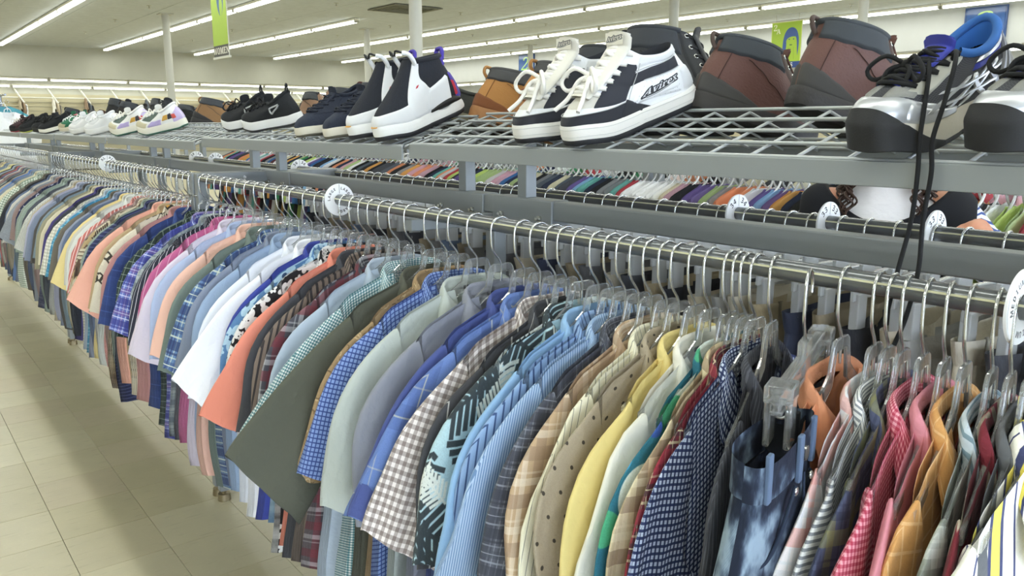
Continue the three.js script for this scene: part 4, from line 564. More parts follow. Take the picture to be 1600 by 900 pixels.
  if (p.fine && p.collar !== false) {
    out.placket = grid(4, ny, (u, v) => surf((u - 0.5) * 0.15, lerp(0.01, 0.995, v), true, 0.0022 * (1 - Math.abs(u - 0.5) * 1.6)), (u, v) => [u * 0.034, -v * L]);
    out.buttons = [0.12, 0.25, 0.38, 0.51, 0.64, 0.77].map((t) => surf(0, t, true, 0.0032));
    out.pocket = grid(10, 10, (u, v) => surf(0.24 + u * 0.4, 0.2 + v * 0.16, true, 0.0025), (u, v) => [u * 0.1, -v * 0.12]);
    out.label = grid(3, 2, (u, v) => { const x = (u - 0.5) * 0.05; return [x, -0.004 - v * 0.022, -Math.min(0.034, D * 1.15) * 0.62 + fold(x, -0.03)]; });
  }
  return out;
}
const buttonG = new THREE.CylinderGeometry(0.0055, 0.0055, 0.0022, 12).rotateX(Math.PI / 2);
M.button = std({ color: '#e8e6dd', roughness: 0.35 }); M.careLabel = std({ color: '#2a2c35', roughness: 0.8, side: THREE.DoubleSide });
const variantCache = new Map();
function shirt(label, spec, opt, pos, turn, group) {
  const t = thing(opt.collar === false ? 'tshirt' : 'shirt', label, opt.collar === false ? 'T-shirt' : 'shirt', pos, turn, group), m = fabric(spec);
  let s = opt.variant != null ? variantCache.get(opt.variant) : null; if (!s) { s = shirtShape(opt); if (opt.variant != null) variantCache.set(opt.variant, s); }
  part('body', s.body, m, t); part('sleeve', s.sleeveL, m, t); part('sleeve', s.sleeveR, m, t);
  if (s.collar) part('collar', s.collar, opt.collarSpec ? fabric(opt.collarSpec) : m, t);
  if (s.placket && opt.fine) { const pl = part('placket', s.placket, m, t); for (const b of s.buttons) { const k = part('button', buttonG, M.button, pl); k.position.set(...b); } part('pocket', s.pocket, m, t); part('neck_label', s.label, M.careLabel, t); }
  return t;
}
// ---------- hangers ----------
M.clip = phys({ color: '#f2f5f6', transmission: 0.6, thickness: 0.004, ior: 1.49, roughness: 0.2 });
M.clear = phys({ color: '#f6f8f8', transmission: 0.88, thickness: 0.004, ior: 1.49, roughness: 0.06, specularIntensity: 1 });
M.hook = std({ color: '#d4d5d3', roughness: 0.22, metalness: 0.95 });
M.whitePlastic = std({ color: '#eceeee', roughness: 0.35 });
const SHIRTY = RAILTOP - 0.15; const HOOKY = RAILTOP - 0.127;     // height of the neck under the rail
const hookG = tube([[0, -0.004, 0], [0, 0.028, 0], [-0.004, 0.04, 0], [-0.021, 0.062, 0], [-0.0255, 0.085, 0], ...Array.from({ length: 10 }, (_, i) => { const a = Math.PI * (1 - i / 9 * 1.12); return [0.0255 * Math.cos(a), 0.1035 + 0.0255 * Math.sin(a), 0]; })], 0.0023, 54, 7);
const hookLo = tube([[0, 0, 0], [0, 0.03, 0], [-0.021, 0.062, 0], [-0.0255, 0.085, 0], ...Array.from({ length: 6 }, (_, i) => { const a = Math.PI * (1 - i / 5 * 1.1); return [0.0255 * Math.cos(a), 0.1035 + 0.0255 * Math.sin(a), 0]; })], 0.0024, 22, 5);
const hangerArms = (() => {
  const sh = new THREE.Shape(); sh.moveTo(-0.186, -0.104); sh.lineTo(-0.184, -0.09); sh.quadraticCurveTo(-0.09, -0.05, -0.04, -0.012); sh.lineTo(-0.03, 0.024); sh.quadraticCurveTo(-0.026, 0.032, -0.016, 0.032); sh.lineTo(0.016, 0.032); sh.quadraticCurveTo(0.026, 0.032, 0.03, 0.024); sh.lineTo(0.04, -0.012); sh.quadraticCurveTo(0.09, -0.05, 0.184, -0.09); sh.lineTo(0.186, -0.104); sh.quadraticCurveTo(0.09, -0.07, 0.03, -0.03); sh.lineTo(0.02, 0.016); sh.lineTo(-0.02, 0.016); sh.lineTo(-0.03, -0.03); sh.quadraticCurveTo(-0.09, -0.07, -0.186, -0.104);
  return new THREE.ExtrudeGeometry(sh, { depth: 0.003, bevelEnabled: true, bevelSize: 0.0012, bevelThickness: 0.0012, bevelSegments: 1, curveSegments: 6 }).translate(0, 0, -0.0015);
})();
const armsBlunt = (() => { const f = (a, b) => { const v = [a, b]; return v; }; const pts = [[-0.186, -0.096, 0], [-0.1, -0.055, 0], [-0.04, -0.012, 0], [-0.03, 0.02, 0], [0, 0.03, 0], [0.03, 0.02, 0], [0.04, -0.012, 0], [0.1, -0.055, 0], [0.186, -0.096, 0]]; return tube(pts, 0.0045, 26, 5); })();
let hangerProto, hangerLoProto;
function hanger(label, pos, turn, group, lo = false, mat = M.clear) {
  const t = thing('clothes_hanger', label, 'hanger', pos, turn, group);
  part('hook', lo ? hookLo : hookG, M.hook, t); part('arms', lo ? armsBlunt : hangerArms, mat, t); return t;
}
// ---------- the aisle rail: every shirt and its hanger, from the MEDIUM disc to the far end ----------
// [z, sleeve length, body length, lean of the sleeve, fabric, description, short name, options]
const AISLE = [
  [-0.3, 0.26, 0.76, 0.9, 'regatta|0.085|#f2efe2|#e8d54a|#3a4170', 'yellow and white shirt with navy stripes', 'yellow striped one', { W: 0.2, turn: 0.02 }],
  [-0.334, 0.55, 0.78, 0.3, 'solid||#5d6063', 'charcoal grey long-sleeved shirt', 'charcoal one'],
  [-0.352, 0.25, 0.76, 0.5, 'leaf|0.26|#7d1d2b|#b8ab94|#8d7f6a', 'dark red shirt with big beige leaves', 'red leaf shirt'],
  [-0.372, 0.25, 0.75, 0.5, 'bigplaid|0.06|#a9ada0|#6f766c|#c9ccc2', 'sage plaid shirt with pale blue collar', 'sage plaid', { collarSpec: 'hstripe|0.04|#b9c6cf|#6d8794|0.35|2' }],
  [-0.402, 0.56, 0.78, 0.35, 'window|0.09|#d9984f|#eab878|0.12|3', 'orange shirt with fine pale checks', 'orange check'],
  [-0.426, 0.26, 0.76, 0.45, 'solid||#d8808f', 'plain pink shirt with a pointed collar', 'pink shirt', { tw: -0.5, out: 0.12 }],
  [-0.452, 0.26, 0.75, 0.5, 'gingham|0.03|#b01e3c|#f0a0ac|4', 'red and pink gingham shirt', 'red gingham', { tw: -0.5, out: 0.12 }],
  [-0.478, 0.25, 0.76, 0.5, 'bigplaid|0.06|#4a5272|#8d8a4e|#2c3350', 'navy and olive plaid shirt', 'navy plaid'],
  [-0.497, 0.25, 0.75, 0.5, 'hstripe|0.024|#e6e6e4|#83878f|0.45|3', 'white shirt with narrow grey stripes', 'grey striped one'],
  [-0.515, 0.26, 0.77, 0.3, 'bigplaid|0.07|#e4dfdc|#e58f84|#c9ccd3', 'white shirt with broad coral checks', 'coral plaid', { tw: -0.7, out: 0.3, hem: 0.1 }],
  [-0.562, 0.25, 0.76, 0.15, 'solid||#e79a62', 'plain peach-orange shirt', 'peach shirt', { collarSpec: 'solid||#d98a56', W: 0.165 }],
  [-0.672, 0.18, 0.78, 0.02, 'stripe|0.03|#3a3d47|#565a66|0.3|3', 'dark navy shirt with faint grey stripes', 'dark striped one', { W: 0.15, turn: 0.34 }],
  [-0.699, 0.26, 0.76, 0.5, 'window|0.036|#c9d6ee|#17265c|0.42|4', 'white shirt with dense navy checks', 'navy check', { tw: -0.5, out: 0.15 }],
  [-0.716, 0.25, 0.78, 0.45, 'plaid|0.07|#7d2031|#b02c3c|#d8cfa0|#3c3038', 'dark red tartan shirt', 'red tartan'],
  [-0.73, 0.26, 0.74, 0.5, 'bigplaid|0.07|#d8c79a|#8a6f55|#efe3bd', 'tan and brown ombre plaid shirt', 'tan ombre plaid'],
  [-0.746, 0.26, 0.77, 0.5, 'patch|0.3|#1f6f86|#2b54b4|#3fae7c|#35a3d8|#d8e6dc|#2c8f63', 'bright shirt with blue and green shapes', 'blue-green print'],
  [-0.782, 0.55, 0.79, 0.35, 'solid||#e9e6d6', 'plain cream-white long-sleeved shirt', 'cream shirt'],
  [-0.812, 0.26, 0.76, 0.5, 'solid||#e5cf74', 'plain butter-yellow shirt', 'butter-yellow one', { W: 0.18 }],
  [-0.846, 0.26, 0.76, 0.5, 'dots|0.14|#a89a80|#3d362c', 'taupe shirt with dark specks', 'speckled taupe'],
  [-0.872, 0.55, 0.78, 0.38, 'stripe|0.04|#ebe5c6|#77786a|0.1|3', 'cream shirt with thin dark pinstripes', 'cream pinstripe'],
  [-0.905, 0.26, 0.75, 0.5, 'bigplaid|0.07|#c2a27c|#9d8064|#e9dcc4', 'light brown windowpane plaid shirt', 'brown plaid'],
  [-0.935, 0.26, 0.78, 0.45, 'plaid|0.06|#565b68|#353945|#8d93a0|#434854', 'dark grey and navy plaid shirt', 'grey-navy plaid', { tw: -0.8, out: 0.22, hem: 0.1 }],
  [-0.966, 0.26, 0.76, 0.5, 'stripe|0.02|#a9c4e2|#5f86b8|0.42|4', 'pale blue seersucker shirt', 'seersucker'],
  [-0.996, 0.26, 0.76, 0.5, 'stripe|0.045|#86a8d6|#2f4a7d|0.24|3', 'blue shirt with navy pinstripes', 'blue pinstripe'],
  [-1.032, 0.27, 0.77, 0.5, 'solid||#86b4de', 'plain sky-blue shirt', 'sky-blue shirt', { tw: -0.4, out: 0.2 }],
  [-1.075, 0.26, 0.77, 0.45, 'palm|0.3|#a9cbd4|#2f3a3f|#d6dcd2', 'pale aqua shirt with dark palm fronds', 'aqua palm shirt'],
  [-1.118, 0.26, 0.79, 0.4, 'stripe|0.16|#3b3d41|#b9b8b4|0.04|2', 'charcoal shirt with sparse white stripes', 'charcoal stripe'],
  [-1.150, 0.28, 0.72, 0.62, 'gingham|0.05|#7d6d66|#f1e9e4|3', 'white and brown gingham shirt', 'brown gingham', { tw: -0.95, out: 0.42, hem: 0.105, D: 0.02 }],
  [-1.195, 0.26, 0.76, 0.5, 'shadow|0.16|#5f7fc4|#3f5596|#cfc9b0', 'blue shirt with shadowed windowpane checks', 'blue windowpane', { tw: -0.3, out: 0.35, D: 0.02 }],
  [-1.245, 0.27, 0.76, 0.5, 'solid||#3e4f92', 'plain indigo shirt', 'indigo shirt', { tw: -0.6, out: 0.4, hem: 0.1 }],
  [-1.320, 0.27, 0.78, 0.42, 'solid||#878b98', 'plain slate-grey shirt with a wide collar', 'slate-grey shirt', { tw: -0.4, out: 0.1, D: 0.026, flip: 1 }],
  [-1.405, 0.30, 0.77, 0.4, 'solid||#b3bcb4', 'pale grey-green shirt with rolled sleeve', 'pale grey-green one', { tw: -0.7, out: 0.2, hem: 0.095, D: 0.024 }],
  [-1.478, 0.27, 0.75, 0.5, 'window|0.03|#7f9bd4|#2b418a|0.3|3', 'blue shirt with small navy checks', 'small blue check', { tw: -0.7, out: 0.3, hem: 0.1, D: 0.022 }],
  [-1.522, 0.27, 0.76, 0.5, 'marks|0.16|#9d8056|#6c5334|#c4a878', 'tan embroidered shirt', 'tan embroidered one'],
  [-1.575, 0.33, 0.80, 0.62, 'solid||#4e5040', 'plain olive shirt with a wide sleeve', 'olive shirt', { tw: -0.8, out: 0.75, hem: 0.115, D: 0.024, W: 0.225 }],
  [-1.665, 0.28, 0.76, 0.58, 'gingham|0.028|#1f6470|#eef2ee|4', 'teal and white gingham shirt', 'teal gingham', { tw: -0.6, out: 0.62, hem: 0.1, D: 0.024 }],
  [-1.735, 0.26, 0.75, 0.5, 'solid||#a9b8c8', 'plain powder-blue shirt', 'powder-blue one'],
  [-1.790, 0.26, 0.74, 0.5, 'bigplaid|0.08|#43424a|#7a2530|#c4c2c4', 'charcoal and dark red plaid shirt', 'charcoal-red plaid'],
  [-1.845, 0.25, 0.75, 0.45, 'stripe|0.05|#7c6a5c|#2f2a2a|0.4|3', 'brown and black striped shirt', 'brown stripe'],
  [-1.895, 0.27, 0.76, 0.5, 'solid||#3c3d43', 'plain graphite shirt', 'graphite shirt'],
  [-1.945, 0.29, 0.75, 0.55, 'solid||#ec8466', 'plain coral shirt', 'coral shirt', { tw: -0.5, out: 0.5, hem: 0.1 }],
  [-2.000, 0.26, 0.80, 0.5, 'floral|0.17|#17171b|#dcdcd8|#8b8c8a', 'black shirt with white flowers', 'black floral'],
  [-2.050, 0.26, 0.74, 0.5, 'floral|0.2|#4f7fb4|#a8cbe2|#27456f', 'light blue shirt with leafy flowers', 'blue floral'],
  [-2.100, 0.25, 0.74, 0.5, 'solid||#2a3c9c', 'plain royal-blue shirt', 'royal-blue one'],
  [-2.155, 0.30, 0.76, 0.55, 'solid||#f2f3f6', 'plain bright white shirt', 'white shirt', { tw: -0.85, out: 0.7, hem: 0.1 }],
  [-2.235, 0.28, 0.74, 0.5, 'solid||#e2e6f0', 'plain white shirt with cool tint', 'cool white one'],
  [-2.330, 0.26, 0.74, 0.5, 'solid||#8fa8c8', 'plain faded-blue shirt', 'faded-blue one'],
  [-2.430, 0.28, 0.77, 0.5, 'plaid|0.11|#5b7fb0|#1f2f63|#dfe6cf|#33497f', 'blue plaid shirt with dark label', 'blue label plaid', { tw: -0.8, out: 0.4, hem: 0.1, D: 0.03 }],
  [-2.530, 0.28, 0.79, 0.5, 'solid||#6d7d74', 'plain grey-green shirt', 'grey-green shirt', { tw: -0.5, out: 0.25, D: 0.026 }],
  [-2.615, 0.27, 0.78, 0.48, 'solid||#f0b99f', 'plain pale peach shirt', 'pale peach one', { tw: -0.6, out: 0.35, D: 0.024 }],
  [-2.700, 0.27, 0.76, 0.48, 'solid||#a8bade', 'plain baby-blue shirt', 'baby-blue one', { D: 0.024 }],
  [-2.790, 0.32, 0.80, 0.5, 'solid||#dccfe0', 'plain lilac shirt, hanging lower', 'lilac shirt', { tw: -0.9, out: 0.3, hem: 0.11, D: 0.028 }],
  [-2.870, 0.27, 0.74, 0.48, 'stripe|0.06|#c4568c|#e09cba|0.12|2', 'magenta-pink shirt', 'magenta shirt'],
  [-2.935, 0.27, 0.74, 0.48, 'stripe|0.05|#272a38|#d4d5da|0.16|3', 'black shirt with white stripes', 'black stripe'],
  [-3.000, 0.26, 0.74, 0.48, 'bigplaid|0.07|#8f9aa0|#5d6a74|#c4ccc6', 'grey and sage plaid shirt', 'sage-grey plaid'],
  [-3.085, 0.28, 0.78, 0.5, 'plaid|0.08|#5f74c8|#2d2f86|#d8dcf0|#7a4f9c', 'blue and purple plaid shirt', 'purple plaid', { tw: -0.7, out: 0.35, hem: 0.1, D: 0.026 }],
  [-3.170, 0.28, 0.76, 0.5, 'window|0.05|#22342f|#8d9c90|0.1|2', 'dark green shirt with pale checks', 'dark green check', { D: 0.026 }],
  [-3.300, 0.28, 0.74, 0.5, 'shadow|0.16|#2a3f7e|#1f2f60|#4360a8', 'navy blue plaid shirt', 'dull navy plaid', { D: 0.028 }],
  [-3.375, 0.26, 0.74, 0.48, 'solid||#b97d78', 'plain dusty-rose shirt', 'dusty-rose one'],
  [-3.450, 0.27, 0.75, 0.5, 'film|0.3|#d8cdb4|#3a332a|#c98f2f', 'beige shirt printed with film strips', 'film-strip shirt', { D: 0.028 }],
  [-3.530, 0.26, 0.75, 0.5, 'solid||#b99b6c', 'plain tan shirt', 'tan shirt'],
  [-3.610, 0.30, 0.74, 0.5, 'solid||#eda98e', 'plain salmon-pink shirt', 'salmon shirt', { tw: -0.8, out: 0.55, hem: 0.1, D: 0.03 }],
  [-3.730, 0.27, 0.84, 0.48, 'hstripe|0.05|#2b3158|#4f5684|0.3|3', 'navy shirt with purple stripes', 'navy-purple stripe', { D: 0.03 }],
  [-3.840, 0.27, 0.80, 0.5, 'palm|0.34|#6a5140|#d2c5a4|#3f2f26|#b99d6a', 'brown tropical shirt with cream palms', 'brown palm shirt', { tw: -0.8, out: 0.3, hem: 0.1, D: 0.03 }],
  [-3.960, 0.26, 0.74, 0.5, 'stripe|0.05|#cf6b62|#efd8d0|0.3|3', 'red and white striped shirt', 'red stripe'],
  [-4.060, 0.26, 0.75, 0.5, 'solid||#d5d9d0', 'plain off-white shirt', 'off-white one'],
  [-4.170, 0.30, 0.74, 0.5, 'solid||#e6cf7e', 'plain yellow shirt with wide sleeve', 'yellow shirt', { tw: -0.8, out: 0.45, hem: 0.1, D: 0.032 }],
  [-4.290, 0.26, 0.76, 0.48, 'solid||#8f97ab', 'plain grey-blue shirt', 'grey-blue one'],
  [-4.420, 0.27, 0.76, 0.5, 'plaid|0.09|#3f9cc4|#2f7fae|#a9d6e4|#3f86a4', 'turquoise plaid shirt', 'turquoise plaid'],
  [-4.560, 0.27, 0.76, 0.5, 'gingham|0.05|#b9b49a|#f0ecdb|3', 'cream and khaki check shirt', 'khaki check', { D: 0.03 }],
  [-4.700, 0.26, 0.75, 0.48, 'solid||#433a78', 'plain purple shirt', 'purple shirt'],
  [-4.840, 0.27, 0.76, 0.5, 'solid||#9a9474', 'plain khaki-olive shirt', 'khaki-olive one', { D: 0.03 }],
  [-5.000, 0.27, 0.77, 0.5, 'solid||#4f4a44', 'plain dark taupe shirt', 'dark taupe one', { D: 0.032 }],
  [-5.170, 0.26, 0.75, 0.48, 'solid||#a8aac2', 'plain grey-lavender shirt', 'grey-lavender one'],
  [-5.340, 0.27, 0.74, 0.5, 'gingham|0.024|#8a8f86|#eceade|3', 'cream shirt with tiny grey checks', 'tiny check', { tw: -0.7, out: 0.4, D: 0.03 }],
  [-5.520, 0.27, 0.76, 0.5, 'heather|0.2|#8fa092|#aebcae', 'sage heather shirt', 'sage heather one', { D: 0.03 }],
  [-5.700, 0.26, 0.77, 0.5, 'marks|0.3|#20264a|#c9cce0', 'navy shirt with small white figures', 'figured navy'],
  [-5.900, 0.28, 0.76, 0.5, 'heather|0.2|#8b9298|#b4bac0', 'heather grey shirt', 'heather grey one', { tw: -0.8, out: 0.5, hem: 0.1, D: 0.034 }],
  [-6.150, 0.29, 0.78, 0.5, 'solid||#262a33', 'plain black shirt', 'black shirt', { tw: -0.6, out: 0.4, D: 0.034 }],
  [-6.500, 0.28, 0.76, 0.5, 'gingham|0.05|#7f9678|#eef0e2|3', 'green and white check shirt', 'green check', { tw: -0.7, out: 0.45, D: 0.034 }],
  [-6.850, 0.28, 0.76, 0.5, 'solid||#5f84bf', 'plain denim-blue shirt', 'denim-blue one', { D: 0.034 }],
  [-7.150, 0.27, 0.76, 0.5, 'solid||#4c5672', 'plain slate-blue shirt', 'slate-blue one'],
  [-7.450, 0.27, 0.75, 0.5, 'solid||#c95a60', 'plain faded-red shirt', 'faded-red one'],
  [-7.800, 0.27, 0.75, 0.5, 'solid||#d4cf80', 'plain yellow-green shirt', 'yellow-green one'],
  [-8.250, 0.27, 0.76, 0.5, 'floral|0.25|#6a6d52|#d6c98a|#3c4038', 'olive and yellow flowered shirt', 'olive floral'],
  [-8.800, 0.27, 0.76, 0.5, 'floral|0.3|#48506a|#c4c0a0|#2c3040', 'slate flowered shirt at the far end', 'slate floral'],
  [-9.300, 0.27, 0.76, 0.5, 'solid||#59606c', 'plain steel-grey shirt at the very end', 'steel-grey one'],
];
// quieter shirts that show only an edge between those named above
const FILL = [['#7f8aa0', 'dull blue'], ['#b7a98c', 'sand'], ['#4a4f58', 'dark grey'], ['#8c9a8c', 'soft green'], ['#9a7f78', 'mauve-brown'], ['#c8c4b6', 'pale stone'], ['#5a6a88', 'blue-grey'], ['#6e6656', 'mud brown'], ['#a4b4c4', 'ice blue'], ['#2f3440', 'inky'], ['#d4c9a4', 'straw'], ['#7a8f9a', 'teal-grey']];
{
  const rows = AISLE.map((a) => [...a]); let f = 0; const r = rng(77);
  for (let i = 0; i + 1 < AISLE.length; i++) {
    const a = AISLE[i], b = AISLE[i + 1], gap = a[0] - b[0]; if (a[0] > -1.9 || gap < 0.1) continue;
    const n = Math.min(3, Math.max(1, Math.round(gap / 0.085) - 1));
    for (let k = 1; k <= n; k++) { const [c, nm] = FILL[f++ % FILL.length], z = a[0] - gap * k / (n + 1); if (Math.abs(z + 3.25) < 0.045 || Math.abs(z + 6.37) < 0.05) continue; rows.push([z, 0.24 + r() * 0.03, 0.71 + r() * 0.05, 0.42 + r() * 0.1, 'solid||' + c, `${n > 1 ? ['first', 'second', 'third'][k - 1] + ' ' : ''}${nm} shirt edge`, `${nm} one`, { fill: true, betweenA: a[6], betweenB: b[6] }]); }
  }
  rows.sort((p, q) => q[0] - p[0]);
  rows.forEach(([z, SL, L, lean, spec, desc, short, o = {}], i) => {
    const zp = i ? rows[i - 1][0] : z + 0.04, zn = i + 1 < rows.length ? rows[i + 1][0] : z - 0.04, gap = Math.min(zp - z, z - zn), far = z < -2.7;
    const before = o.betweenA ?? (i ? rows[i - 1][6] : null), after = o.betweenB ?? rows[i + 1]?.[6];
    const label = !before ? `${desc}, first on the rail before the ${after}` : !after ? `${desc}, after the ${before}` : `${desc} between the ${before} and the ${after}`;
    const turn = o.turn ?? 0.02 + 0.2 * smooth(-1.15, -0.4, z) + (r() - 0.5) * (z > -1 ? 0.05 : 0.11), D = Math.min(o.D ?? (far ? 0.028 : 0.021), Math.max(0.0085, gap * 0.55));
    shirt(label, spec, { seed: 11 + i, z, SL, L: L * 1.06, lean, D, fine: !far, collarSpec: o.collarSpec, W: o.W ?? 0.2 + r() * 0.015 - 0.03 * smooth(-1.0, -0.55, z), HW: 0.245 + r() * 0.025, tw: o.tw, out: o.out, hem: o.hem, variant: o.fill ? 'fill' + (i % 5) : null, loose: far ? 1.25 : 1 }, [RX, SHIRTY, z], turn, 'shirts on the aisle rail');
    hanger(o.fill ? `clear hanger of the ${short} between the ${before} and the ${after}` : `clear plastic hanger with steel hook holding the ${short}`, [RX, HOOKY, z], turn, 'clear hangers on the aisle rail', far);
  });
}
sizeDisc('MEDIUM', 'white MEDIUM size disc on the aisle rail at the frame edge', RX, -0.35);
sizeDisc('LARGE', 'white LARGE size disc on the aisle rail before the coral shirt', RX, -2.05);
sizeDisc('XL', 'white XL size disc far along the aisle rail', RX, -4.75);
// ---------- the rear rail: trousers by the waistband on clip hangers ----------
M.clipWire = M.clear;
const pantsHangerArms = (() => merge([rbox(0.36, 0.024, 0.007, 0.002, 0, 0.004, 0), rbox(0.36, 0.005, 0.013, 0.002, 0, 0.016, 0), rbox(0.036, 0.07, 0.018, 0.003, -0.15, -0.028, 0), rbox(0.036, 0.07, 0.018, 0.003, 0.15, -0.028, 0), rbox(0.05, 0.036, 0.01, 0.003, 0, 0.02, 0)]))();
const pantsShapes = [0, 1, 2].map((k) => {
  const r = rng(k + 50), W = 0.19, D = 0.022, ph = r() * 6, out = {};
  const f = (x, y) => 0.01 * Math.sin(14 * x + ph + 2 * y) * clamp(-y * 3) + 0.008 * Math.sin(27 * x + ph);
  const ring = (u, w, d, cx, y) => { const a = u * Math.PI * 2 + Math.PI, c = Math.cos(a), s = Math.sin(a), x = cx + w * Math.sign(c) * Math.abs(c) ** 0.8; return [x, y, d * Math.sign(s) * Math.abs(s) ** 0.7 + f(x, y)]; };
  out.waistband = grid(36, 3, (u, v) => ring(u, W - 0.012 * v, D * (v > 0.9 ? 0.9 : 1.08), 0, 0.012 - 0.045 * v), (u, v) => [u * 0.8, v * 0.04], true);
  out.seat = grid(36, 8, (u, v) => ring(u, W - 0.012 + 0.02 * v, D * (0.92 + 0.3 * v), 0, -0.033 - 0.22 * v), (u, v) => [u * 0.8, -v * 0.22], true);
  out.leg = (s) => grid(18, 10, (u, v) => ring(u, 0.1 - 0.02 * v, D * 1.15, s * (0.1 - 0.01 * v), -0.25 - 0.72 * v), (u, v) => [u * 0.5, -v * 0.72], true);
  out.legs = [out.leg(-1), out.leg(1)];
  out.loop = box(0.011, 0.05, 0.004, 0, -0.01, 0);
  out.at = (x, front) => [x, 0, (front ? 1 : -1) * D * 1.12 * Math.sqrt(Math.max(0.05, 1 - (x / W) ** 2)) + f(x, -0.01)];
  return out;
});
function trousers(label, color, pos, turn, group, k = 0, name = 'trousers') {
  const t = thing(name, label, 'trousers', pos, turn, group), s = pantsShapes[k % 3], m = fabric(color);
  part('waistband', s.waistband, m, t); part('seat', s.seat, m, t); for (const l of s.legs) part('leg', l, m, t);
  for (const x of [-0.13, 0.06]) { const b = part('belt_loop', s.loop, m, t); b.position.set(...s.at(x, true)); }
  return t;
}
function clipHanger(label, pos, turn, group) { const t = thing('clip_hanger', label, 'hanger', pos, turn, group); part('hook', hookLo, M.hook, t); part('clip_bar', pantsHangerArms, M.clip, t); return t; }
const REARX = 2 * BX - RX;
{
  const cols = [['solid||#8f8163', 'khaki'], ['solid||#b7ac92', 'stone'], ['solid||#3a3d45', 'charcoal'], ['solid||#6a6a68', 'grey'], ['solid||#c6bda6', 'pale beige'], ['solid||#5e5f63', 'steel-grey'], ['solid||#23262e', 'black'], ['solid||#a3936f', 'tan'], ['solid||#70654c', 'olive-brown'], ['solid||#2b3550', 'navy'], ['solid||#9b9a94', 'light grey'], ['solid||#566a86', 'blue-grey']];
  const r = rng(21); let z = -0.3, i = 0, prev = null; const zs = [];
  while (z > -3.15) { zs.push(z); z -= 0.05 + r() * 0.035; }
  const order = [4, 1, 0, 2, 4, 10, 1, 6, 0, 9, 7, 4, 10, 1, 6, 7, 2, 4, 5, 0, 3, 9, 1, 5, 2, 3, 8, 11, 3, 0, 2, 5, 8, 6, 3, 11, 8, 5, 0, 2, 3, 6];
  zs.forEach((q, i) => {
    const [c, n] = cols[order[i % order.length]], [, pn] = cols[order[(i + order.length - 1) % order.length]], [, nn] = cols[order[(i + 1) % order.length]], where = ['beneath the MEDIUM disc', 'behind the pink and peach shirts', 'behind the cream and check shirts', 'behind the sky-blue shirts', 'behind the grey and olive shirts', 'behind the coral and white shirts', 'behind the blue label plaid'][Math.floor(i / zs.length * 7)], y = HOOKY + 0.0 - r() * 0.02, turn = (r() - 0.5) * 0.2;
    trousers(`${n} trousers by a ${pn} pair, ${where}`, c, [REARX, y - 0.05, q], turn, 'trousers on the rear rail', i);
    clipHanger(`clip hanger of ${n} trousers by the ${pn} pair, ${where.replace('cream and check', 'cream')}`, [REARX, HOOKY, q], turn, 'clip hangers on the rear rail');
  });
}
sizeDisc('33', 'white 33 size disc on the rear rail in front of the black vest', REARX, -0.93); sizeDisc('33', 'white 33 size disc on the rear rail behind the hanging black lace', REARX, -0.71);
sizeDisc('34', 'white 34 size disc on the rear rail among the T-shirts behind', REARX, -1.16); sizeDisc('36', 'white 36 size disc on the rear rail beside a shelf post', REARX, -3.6);
sizeDisc('38', 'white 38 size disc on the rear rail between two shelf posts', REARX, -4.75); sizeDisc('38', 'second white 38 size disc close behind the first', REARX, -5.1);
